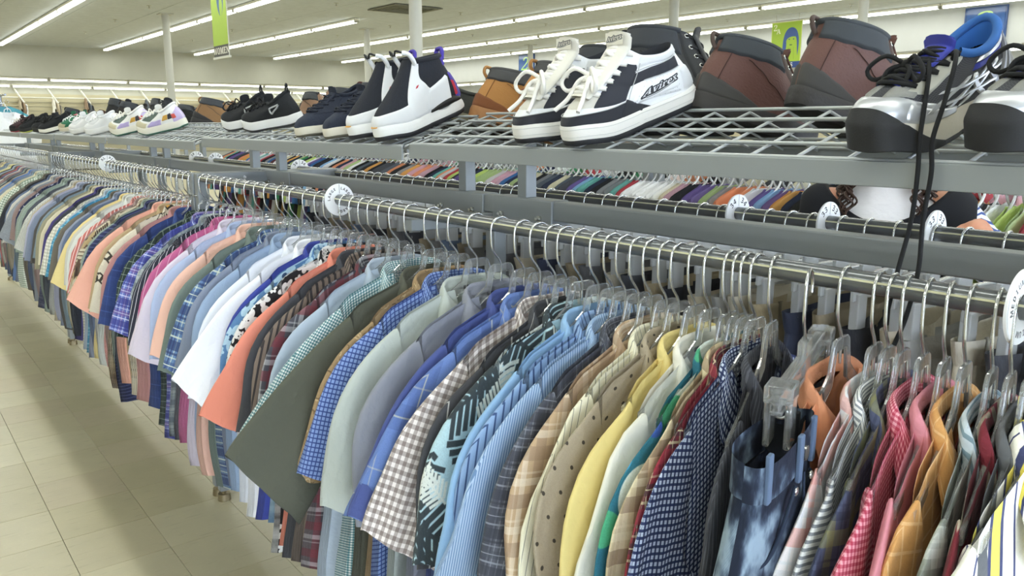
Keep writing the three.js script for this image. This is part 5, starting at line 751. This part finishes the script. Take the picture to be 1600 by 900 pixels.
// acid-wash jeans among the shirts on the aisle rail, and the dark pair behind them
{
  const denim = phys({ roughness: 0.9, side: THREE.DoubleSide, bumpMap: wrinkleBump, bumpScale: 0.003, map: dataTexture(256, (i, x, y) => { const a = nzA[(y * 2) * 512 + x * 2], b = nzB[y * 512 + x], k = smooth(0.42, 0.68, a * 0.75 + b * 0.25); const w = (x + y) % 4 < 2 ? 1 : 0.93; return [lerp(18, 140, k) * w, lerp(28, 160, k) * w, lerp(48, 176, k) * w]; }, 0.3, true) });
  const stitch = std({ color: '#1f2b3f', roughness: 0.9 });
  const loopM = std({ color: '#5a6c86', roughness: 0.95 });
  const jeans = (label, m, pos, turn, W, o = {}) => {
    const t = thing('jeans', label, 'jeans', pos, turn), D = 0.026;
    const f = (x, y) => 0.01 * Math.sin(16 * x + 1 + 3 * y) * clamp(-y * 4), ring = (u, w, d, cx, y, e = 0.7) => { const a = u * Math.PI * 2 + Math.PI, c = Math.cos(a), s = Math.sin(a), x = cx + w * Math.sign(c) * Math.abs(c) ** 0.8; return [x, y, d * Math.sign(s) * Math.abs(s) ** e + f(x, y)]; };
    const onFront = (x, y, k, lift) => [x, y, D * k * Math.sqrt(Math.max(0.03, 1 - (x / (W + 0.02 * clamp(-y * 4))) ** 2)) ** 0.8 + f(x, y) + lift];
    part('waistband', grid(48, 4, (u, v) => ring(u, W + 0.004, D * 1.12, 0, 0.012 - 0.042 * v + 0.005 * Math.sin(u * 12)), (u, v) => [u * 0.7, v * 0.04], true), m, t);
    part('seat', grid(48, 12, (u, v) => ring(u, W + 0.05 * v, D * (1 + 0.5 * v), -0.02 * v, -0.03 - 0.24 * v), (u, v) => [u * 0.7, -v * 0.24], true), m, t);
    for (const s of [-1, 1]) part('leg', grid(28, 14, (u, v) => { const P = ring(u, (W + 0.03) * (0.62 - 0.12 * v), D * 1.3, s * (W + 0.03) * 0.38, -0.26 - 0.62 * v); return [P[0], P[1], P[2] - s * 0.008]; }, (u, v) => [u * 0.45, -v * 0.62], true), m, t);
    for (const x of [-0.85, -0.1, 0.6]) { const q = onFront(x * W, -0.008, 1.12, 0.003); part('belt_loop', rbox(0.013, 0.056, 0.006, 0.002, ...q), o.pockets ? loopM : m, t); }
    if (o.pockets) for (const [x0, x1, y0] of [[-0.3, -0.98, -0.033], [0.25, 0.98, -0.033], [-0.35, 0.9, -0.15]]) { part('pocket_edge', tube([0, 0.2, 0.4, 0.6, 0.8, 1].map((k) => onFront(lerp(x0, x1, k) * W, y0 - 0.075 * Math.sin(k * 1.57) ** 1.2, 1.2, 0.004)), 0.0024, 24, 5), stitch, t); part('rivet', new THREE.SphereGeometry(0.0055, 10, 8).scale(1, 1, 0.5).translate(...onFront(x0 * W, y0 - 0.006, 1.2, 0.005)), M.bolt, t); }
    part('front_seam', tube([-0.03, -0.1, -0.18, -0.26].map((y) => onFront(0.08 * W, y, 1.12 + -y * 1.2, 0.002)), 0.0018, 16, 5), stitch, t);
    part('button', new THREE.CylinderGeometry(0.009, 0.009, 0.004, 16).rotateX(Math.PI / 2).translate(...onFront(0.1 * W, -0.008, 1.14, 0.003)), M.bolt, t);
    return t;
  };
  jeans('acid-wash blue jeans clipped to a clear hanger among the shirts', denim, [0.785, HOOKY - 0.045, -0.508], 0.3, 0.1, { pockets: true });
  const t = thing('clip_hanger', 'large clear clip hanger holding the acid-wash jeans', 'hanger', [0.955, HOOKY, -0.582], 0.4);
  part('hook', hookG, M.hook, t);
  part('clip_bar', merge([rbox(0.36, 0.026, 0.007, 0.002, 0, 0.0, 0), rbox(0.36, 0.006, 0.014, 0.002, 0, 0.013, 0), rbox(0.36, 0.006, 0.014, 0.002, 0, -0.013, 0), rbox(0.05, 0.05, 0.012, 0.004, 0, 0.012, 0)]), M.clear, t);
  for (const s of [-1, 1]) { const c = part('clip', merge([rbox(0.036, 0.06, 0.008, 0.003, s * 0.15, -0.03, 0.012), rbox(0.036, 0.06, 0.008, 0.003, s * 0.15, -0.03, -0.012), rbox(0.042, 0.022, 0.034, 0.003, s * 0.15, 0.006, 0)]), M.clear, t); part('spring', new THREE.TorusGeometry(0.009, 0.002, 6, 14).rotateY(Math.PI / 2).translate(s * 0.15, -0.018, 0), M.hook, c); }
  jeans('dark trousers hanging just behind the acid-wash jeans', std({ color: '#22262c', roughness: 0.9, side: THREE.DoubleSide, bumpMap: wrinkleBump, bumpScale: 0.003 }), [0.945, HOOKY - 0.05, -0.585], 0.4, 0.12);
}
// ---------- the T-shirt row behind ----------
{
  const cols = [['#1b1c20', 'black'], ['#f0f1f2', 'white'], ['#2b6fb0', 'blue'], ['#e2a13a', 'amber'], ['#2f8f58', 'green'], ['#7d8085', 'grey'], ['#5fb9b0', 'turquoise'], ['#b62b3a', 'red'], ['#e8915c', 'orange'], ['#1f2c52', 'navy'], ['#b9d15e', 'lime'], ['#d3a3b4', 'pink'], ['#4b4f57', 'charcoal'], ['#86b6e0', 'light blue'], ['#a9c07c', 'pale green'], ['#5d2b34', 'maroon'], ['#d9d2b0', 'cream'], ['#6f5aa0', 'violet'], ['#202226', 'black'], ['#2a2d33', 'charcoal'], ['#e6e7e8', 'white'], ['#8f9296', 'grey'], ['#22304e', 'navy'], ['#3a3c42', 'charcoal'], ['#c9cbcc', 'pale grey'], ['#17181b', 'black'], ['#54606e', 'slate']];
  const D2 = B2 - (BX - RX), r = rng(40), cap = (t) => { const w = t.split(' '); return w.slice(0, 16).join(' '); };
  let z = 0.42; const pick = []; while (z > -7.6) { pick.push([z, Math.floor(r() * cols.length)]); z -= 0.032 + r() * 0.017 + (z < -4 ? 0.02 : 0); }
  pick.forEach(([q, c], i) => {
    const pale = q > -2.5 && q < -2.32, [col, n] = pale ? cols[1] : cols[c], pn = cols[pick[Math.max(0, i - 1)][1]][1], nn = cols[pick[Math.min(pick.length - 1, i + 1)][1]][1], turn = (r() - 0.5) * 0.1;
    const at = q > -1.2 ? 'behind the black vest' : q > -2.3 ? 'past the shelf posts' : q > -3.6 ? 'between the posts' : q > -5.2 ? 'under the second shelf' : 'far along';
    shirt(`${n} T-shirt between a ${pn} and a ${nn} one, row ${at}`, 'solid||' + col, { seed: 400 + i % 7, SL: 0.18, L: 0.7, lean: 0.5, D: 0.02, W: 0.215, variant: 'tee' + i % 7, collar: false }, [D2, SHIRTY + UP2, q], turn, 'T-shirts in the row behind');
    hanger(`hanger of the ${n} T-shirt by a ${nn} one, row ${at}`, [D2, HOOKY + UP2, q], turn, 'hangers in the row behind', true, i % 9 ? M.clip : M.whitePlastic);
  });
  // the other side of that rack
  z = 0.3; let i = 0; const hk = []; while (z > -7) { const [col, n] = cols[Math.floor(r() * cols.length)]; shirt(`T-shirt on the far side of the T-shirt rack, mostly hidden`, 'solid||' + col, { variant: 'tee' + i % 7, seed: 400 + i % 7, SL: 0.18, L: 0.7, lean: 0.5, D: 0.02, W: 0.215, collar: false }, [2 * B2 - D2, SHIRTY + UP2, z], (r() - 0.5) * 0.1, 'T-shirts on the far side of the T-shirt rack'); hk.push(hookLo.clone().translate(0, 0, z), armsBlunt.clone().translate(0, 0, z)); z -= 0.1 + r() * 0.04; i++; }
  const hs = mesh('hidden_hangers', merge(hk), M.whitePlastic, scene); hs.position.set(2 * B2 - D2, HOOKY + UP2, 0); tag(hs, 'row of hangers on the far side of the T-shirt rack', 'hangers', undefined, 'stuff');
}
// ---------- the shopper between the racks, facing this way, browsing the rear rail ----------
function surfaceFrom(f, lo, hi, cell) {
  const span = Math.max(hi[0] - lo[0], hi[1] - lo[1], hi[2] - lo[2]) + cell * 4, n = Math.ceil(span / cell), mid = [0, 1, 2].map((i) => (lo[i] + hi[i]) / 2);
  const mc = new MarchingCubes(n, new THREE.MeshStandardMaterial(), false, false, 400000); mc.isolation = 0; mc.reset();
  for (let k = 0; k < n; k++) for (let j = 0; j < n; j++) for (let i = 0; i < n; i++) { const p = [i, j, k].map((v, a) => mid[a] + (v - n / 2) / (n / 2) * span / 2); let inside = true; for (let a = 0; a < 3; a++) if (p[a] < lo[a] - cell * 2 || p[a] > hi[a] + cell * 2) inside = false; mc.field[i + j * n + k * n * n] = inside ? -f(p[0], p[1], p[2]) : -1; }
  mc.update(); const c = mc.count, g = new THREE.BufferGeometry(), pos = new Float32Array(mc.positionArray.slice(0, c * 3)), nor = new Float32Array(mc.normalArray.slice(0, c * 3));
  for (let i = 0; i < c; i++) for (let a = 0; a < 3; a++) pos[i * 3 + a] = mid[a] + pos[i * 3 + a] * span / 2;
  g.setAttribute('position', new THREE.BufferAttribute(pos, 3)); g.setAttribute('normal', new THREE.BufferAttribute(nor, 3)); const uv = new Float32Array(c * 2); for (let i = 0; i < c; i++) { uv[i * 2] = pos[i * 3]; uv[i * 2 + 1] = pos[i * 3 + 1]; } g.setAttribute('uv', new THREE.BufferAttribute(uv, 2)); return g;
}
const smin = (a, b, k) => { const h = clamp(0.5 + 0.5 * (b - a) / k); return lerp(b, a, h) - k * h * (1 - h); };
function bone(a, b, ra, rb, sq = [1, 1, 1]) { const d = [b[0] - a[0], b[1] - a[1], b[2] - a[2]], L = d[0] ** 2 + d[1] ** 2 + d[2] ** 2; return (x, y, z) => { const px = x - a[0], py = y - a[1], pz = z - a[2], t = clamp((px * d[0] + py * d[1] + pz * d[2]) / L), qx = px - d[0] * t, qy = py - d[1] * t, qz = pz - d[2] * t; return Math.hypot(qx / sq[0], qy / sq[1], qz / sq[2]) - lerp(ra, rb, t); }; }
const blend = (list, k) => (x, y, z) => { let d = 9; for (const b of list) d = smin(d, b(x, y, z), k); return d; };
{
  // local frame: +z is where she faces, +x her left
  const P = thing('person', 'person in a black vest over a white blouse, with curly hair, between the racks', 'person', [2.34, 0, -1.2], Math.atan2(-0.92, 0.4));
  const skin = phys({ color: '#c58a6e', roughness: 0.55 }), black = std({ color: '#14161c', roughness: 0.95 }), whiteC = std({ color: '#e4e3e6', roughness: 0.9, side: THREE.DoubleSide, bumpMap: wrinkleBump, bumpScale: 0.003 }), hairM = std({ color: '#3a261c', roughness: 0.6 }), denimM = std({ color: '#2c3447', roughness: 0.9 });
  const chev = std({ roughness: 0.9, map: canvasTexture(128, 128, (g) => { g.fillStyle = '#e3e7f0'; g.fillRect(0, 0, 128, 128); g.strokeStyle = '#3b5290'; g.lineWidth = 9; for (let i = -3; i < 8; i++) { g.beginPath(); g.moveTo(-4, i * 26 + 30); g.lineTo(64, i * 26); g.lineTo(132, i * 26 + 30); g.stroke(); } }, 0.07, 0.07) });
  const sh = [[-0.17, 1.295, 0], [0.17, 1.295, 0]], el = [[-0.235, 1.04, 0.02], [0.29, 1.17, 0.1]], wr = [[-0.2, 0.87, 0.2], [0.235, 1.285, 0.29]];
  const torso = [bone([0, 0.86, 0], [0, 1.02, 0], 0.135, 0.125, [1.12, 1, 0.82]), bone([0, 1.02, 0], [0, 1.2, 0.01], 0.125, 0.145, [1.05, 1, 0.8]), bone([-0.1, 1.265, -0.01], [0.1, 1.265, -0.01], 0.082, 0.082, [1, 1, 0.9]), bone([0.06, 1.15, 0.08], [-0.06, 1.15, 0.08], 0.065, 0.065)];
  const limbs = []; for (const i of [0, 1]) limbs.push(bone(sh[i], el[i], 0.056, 0.042), bone(el[i], wr[i], 0.041, 0.026)); for (const s of [-1, 1]) limbs.push(bone([s * 0.085, 0.86, 0], [s * 0.09, 0.47, 0.02], 0.092, 0.058), bone([s * 0.09, 0.47, 0.02], [s * 0.09, 0.08, -0.01], 0.058, 0.036), bone([s * 0.09, 0.045, -0.03], [s * 0.1, 0.03, 0.14], 0.036, 0.03));
  const neck = bone([0, 1.29, -0.01], [0, 1.41, 0.012], 0.054, 0.05), headC = [0, 1.48, 0.025];
  const head = blend([bone([0, 1.5, 0.0], [0, 1.51, 0.03], 0.083, 0.08, [0.9, 1.12, 1]), bone([0, 1.43, 0.045], [0, 1.47, 0.05], 0.048, 0.06, [0.95, 1, 1]), bone([0, 1.465, 0.115], [0, 1.487, 0.108], 0.011, 0.008), bone([-0.078, 1.49, 0.01], [-0.08, 1.465, 0.008], 0.012, 0.009), bone([0.078, 1.49, 0.01], [0.08, 1.465, 0.008], 0.012, 0.009)], 0.018);
  const bodyF = blend([...torso, ...limbs, neck], 0.05), whole = (x, y, z) => smin(bodyF(x, y, z), head(x, y, z), 0.02);
  // hands: palm, five separate fingers, thumb from the side
  const hand = (w, dir, sideX) => { const D = new THREE.Vector3(...dir).normalize(), S = new THREE.Vector3(sideX, 0, 0).addScaledVector(D, -D.x * sideX).normalize(), N = new THREE.Vector3().crossVectors(D, S); const at = (a, b, c) => [w[0] + D.x * a + S.x * b + N.x * c, w[1] + D.y * a + S.y * b + N.y * c, w[2] + D.z * a + S.z * b + N.z * c], dn = N.y > 0 ? -1 : 1; const parts = [bone(at(0, 0, 0), at(0.035, 0, 0), 0.024, 0.026), bone(at(0.035, -0.022, 0), at(0.075, -0.024, 0), 0.015, 0.012), bone(at(0.035, 0, 0), at(0.08, 0, 0), 0.016, 0.0125), bone(at(0.035, 0.022, 0), at(0.075, 0.024, 0), 0.015, 0.012)]; [-0.03, -0.01, 0.01, 0.03].forEach((b, i) => { const l = [0.022, 0.028, 0.027, 0.024][i]; const p0 = at(0.078, b, 0), p1 = at(0.078 + l, b * 1.08, dn * 0.008), p2 = at(0.078 + l * 1.5, b * 1.08, dn * 0.028), p3 = at(0.078 + l * 1.3, b * 1.05, dn * 0.045); parts.push(bone(p0, p1, 0.0095, 0.009), bone(p1, p2, 0.009, 0.0082), bone(p2, p3, 0.0082, 0.007)); }); parts.push(bone(at(0.018, -0.025, 0), at(0.045, -0.052, dn * 0.012), 0.012, 0.01), bone(at(0.045, -0.052, dn * 0.012), at(0.068, -0.05, dn * 0.024), 0.01, 0.008)); return blend(parts, 0.006); };
  const hL = hand(wr[1], [-0.35, -0.12, 1], -1), hR = hand(wr[0], [0.1, -0.7, 0.7], 1);
  const lim = (f, ok) => (x, y, z) => Math.max(f(x, y, z), ok(x, y, z));
  const box3 = (c, r) => [c.map((v) => v - r), c.map((v) => v + r)], W = (i) => wr[i];
  part('body', mergeGeometries([surfaceFrom(bodyF, [-0.34, 0, -0.16], [0.34, 1.42, 0.36], 0.014), surfaceFrom((x, y, z) => smin(head(x, y, z), neck(x, y, z), 0.03), [-0.11, 1.33, -0.11], [0.11, 1.62, 0.15], 0.006), surfaceFrom(hL, ...box3([W(1)[0] - 0.02, W(1)[1], W(1)[2] + 0.06], 0.09), 0.004), surfaceFrom(hR, ...box3([W(0)[0], W(0)[1] - 0.05, W(0)[2] + 0.05], 0.1), 0.004)]), skin, P);
  const off = (f, d) => (x, y, z) => f(x, y, z) - d, trunk = blend([...torso, bone(sh[0], el[0], 0.056, 0.042), bone(sh[1], el[1], 0.056, 0.042)], 0.05);
  part('blouse', surfaceFrom(lim(off(blend([...torso, neck], 0.05), 0.008), (x, y, z) => Math.max(y - 1.375 - 0.03 * smooth(0.03, -0.05, z), 0.95 - y, Math.abs(x) - 0.18)), [-0.2, 0.94, -0.2], [0.2, 1.42, 0.22], 0.009), whiteC, P);
  part('vest', surfaceFrom(lim(off(trunk, 0.018), (x, y, z) => Math.max(0.82 - y, y - 1.375, Math.abs(x) - 0.235, z > -0.03 ? 0.6 * (y - 1.268 - 3.4 * x * x) : 0.5 * (y - 1.36))), [-0.26, 0.8, -0.24], [0.26, 1.4, 0.26], 0.009), black, P);
  for (const i of [0, 1]) part('sleeve', surfaceFrom(lim(off(blend([bone(sh[i], el[i], 0.056, 0.046), bone(el[i], [lerp(el[i][0], wr[i][0], 0.55), lerp(el[i][1], wr[i][1], 0.55), lerp(el[i][2], wr[i][2], 0.55)], 0.046, 0.038)], 0.03), 0.01), (x) => 0.215 - Math.abs(x)), [Math.min(el[i][0], sh[i][0], wr[i][0]) - 0.08, 0.85, -0.08], [Math.max(el[i][0], sh[i][0], wr[i][0]) + 0.08, 1.36, 0.34], 0.01), chev, P);
  part('trousers', surfaceFrom(off(blend([bone([0, 0.84, 0], [0, 0.92, 0], 0.13, 0.128, [1.12, 1, 0.85]), ...limbs.filter((_, k) => k > 3 && (k - 4) % 3 < 2)], 0.04), 0.012), [-0.24, 0.06, -0.18], [0.24, 1, 0.2], 0.014), denimM, P);
  for (const s of [-1, 1]) part('shoe', surfaceFrom(bone([s * 0.09, 0.045, -0.04], [s * 0.1, 0.04, 0.16], 0.046, 0.04), [s * 0.1 - 0.08, 0, -0.12], [s * 0.1 + 0.08, 0.12, 0.24], 0.01), black, P);
  for (const s of [-1, 1]) part('eye', new THREE.SphereGeometry(0.011, 12, 8).translate(s * 0.031, 1.497, 0.098), std({ color: '#241a16', roughness: 0.2 }), P); part('mouth', new THREE.SphereGeometry(0.01, 12, 8).scale(2, 0.5, 0.6).translate(0, 1.44, 0.1), std({ color: '#9a5148', roughness: 0.5 }), P);
  const r = rng(9), curls = [surfaceFrom((x, y, z) => Math.max(Math.hypot(x / 0.98, (y - 1.515) / 1.12, z - 0.008) - 0.095 - 0.004 * Math.sin(x * 160 + y * 90) * Math.sin(z * 150), (z - 0.055) + (y < 1.55 ? 0.03 : 0)), [-0.13, 1.36, -0.13], [0.13, 1.66, 0.13], 0.008)];
  for (let i = 0; i < 120; i++) { const a = lerp(0.75, 5.53, i / 119) + (r() - 0.5) * 0.12, x0 = 0.088 * Math.sin(a), z0 = 0.09 * Math.cos(a), l = 0.17 + r() * 0.09, ph = r() * 6; curls.push(tube(Array.from({ length: 22 }, (_, k) => { const q = k / 21; return [x0 * (1 + 0.4 * q) + 0.012 * Math.sin(ph + q * 24), 1.53 - l * q, z0 * (1 + 0.45 * q) + 0.012 * Math.cos(ph + q * 24) + (z0 > 0 ? 0.03 * q : 0)]; }), 0.0028 * (0.8 + r() * 0.6), 44, 4)); }
  part('curly_hair', merge(curls), hairM, P);
}
// ---------- the far wall and the side wall: display arms and garments ----------
{
  const bar = std({ color: '#dcdcd2', roughness: 0.45 }), zW = ZB - 1.3, slat = uvWorld(box(26.6, 0.13, 0.02));
  const wallPanels = thing('slat_wall', 'beige slat panelling along the far wall under the lights', 'wall panel', [10, 0.5, zW + 0.02]);
  for (let i = 0; i < 14; i++) { const m = part('slat', slat, M.wallPanel, wallPanels); m.position.y = 0.1 + i * 0.145; }
  const arm = merge([new THREE.BoxGeometry(0.035, 0.05, 0.74).rotateX(0.72).translate(0, -0.24, 0.28), box(0.06, 0.12, 0.02, 0, 0.02, 0.0)]), knobs = merge([0, 1, 2, 3, 4].map((i) => box(0.04, 0.035, 0.02, 0, -0.05 - i * 0.1, 0.08 + i * 0.115)));
  const ord = ['first', 'second', 'third', 'fourth', 'fifth', 'sixth', 'seventh', 'eighth', 'ninth', 'tenth', 'eleventh', 'twelfth', 'thirteenth', 'fourteenth'];
  const r = rng(61), cols = ['#d9d4c2', '#b8ac90', '#efece2', '#3a3c40', '#8a8478', '#c4b69a', '#5a6470', '#a08468', '#dcdfe0', '#7a3f38'], cn = ['cream', 'khaki', 'white', 'black', 'taupe', 'sand', 'slate', 'tan', 'pale', 'maroon'];
  for (let i = 0; i < 14; i++) {
    const x = 4.2 + i * 1.0, t = thing('display_arm', `white sloping display arm on the far wall, ${ord[i]} from the aisle corner`, 'display arm', [x, 2.72, zW + 0.03], 0.35, 'display arms on the far wall'); part('arm', arm, bar, t); part('stops', knobs, bar, t);
    for (let k = 0; k < 3; k++) { const c = Math.floor(r() * cols.length), px = x + 0.1 + k * 0.07, pz = zW + 0.26 + k * 0.14; shirt(`${cn[c]} top hanging ${['closest to the wall', 'midway', 'at the tip'][k]} on the ${ord[i]} far display arm`, 'solid||' + cols[c], { variant: 'fill' + k, seed: 11 + k, z: 0 }, [px, 2.424 - k * 0.123, pz], 0.35 + 1.2, 'tops on the far display arms'); hanger(`hanger on the ${ord[i]} far display arm, ${['closest to the wall', 'midway', 'at the tip'][k]}`, [px, 2.424 - k * 0.123, pz], 1.55, 'hangers on the far display arms', true); }
  }
  const rail = thing('wall_rail', 'long white hang rail fixed along the far wall above the shoes', 'rail', [10, 2.42, zW + 0.3]); part('tube', new THREE.CylinderGeometry(0.02, 0.02, 22, 10).rotateZ(Math.PI / 2), bar, rail); for (let i = 0; i < 8; i++) part('bracket', box(0.03, 0.05, 0.3, -10.5 + i * 3, 0, -0.15), bar, rail);
  const sideW = thing('slat_wall', 'beige slat panelling along the side wall behind the brown boots', 'wall panel', [XR + 1.28, 0.5, -12]), s2 = uvWorld(box(0.02, 0.13, 36));
  for (let i = 0; i < 12; i++) { const m = part('slat', s2, M.wallPanel, sideW); m.position.y = 0.1 + i * 0.145; }
  const r2 = thing('wall_rail', 'long white hang rail along the side wall between the brown boots', 'rail', [XR + 0.9, 2.12, -12]); part('tube', new THREE.CylinderGeometry(0.02, 0.02, 34, 10).rotateX(Math.PI / 2), bar, r2); for (let i = 0; i < 10; i++) part('bracket', box(0.38, 0.05, 0.03, 0.19, 0, -15 + i * 3.2), bar, r2);
  // stand with two shirts at the far end of the aisle, showing above the last shoes
  const st = thing('garment_stand', 'slim steel garment stand at the far end holding a teal and a white shirt', 'garment stand', [1.3, 0, -11.1]);
  part('pole', new THREE.CylinderGeometry(0.016, 0.016, 1.86, 12).translate(0, 0.93, 0), M.rail, st); part('base', new THREE.CylinderGeometry(0.22, 0.24, 0.03, 28).translate(0, 0.015, 0), M.rail, st); part('hang_bar', new THREE.CylinderGeometry(0.012, 0.012, 0.7, 10).rotateX(Math.PI / 2).translate(0, 1.86, 0.1), M.rail, st);
  shirt('teal T-shirt on the stand at the far end of the aisle', 'solid||#3f9cae', { seed: 501, SL: 0.18, L: 0.7, lean: 0.6, D: 0.03, collar: false }, [1.3, 1.745, -11.0], 0.25); hanger('hanger of the teal T-shirt on the far stand', [1.3, 1.745, -11.0], 0.25, undefined, true, M.whitePlastic);
  shirt('white T-shirt in front of the teal one on the far stand', 'solid||#eef0f2', { seed: 502, SL: 0.2, L: 0.72, lean: 0.6, D: 0.03, collar: false }, [1.32, 1.68, -10.8], 0.25); hanger('hanger of the white T-shirt on the far stand', [1.32, 1.68, -10.8], 0.25, undefined, true, M.whitePlastic);
}
renderer.render(scene, camera);
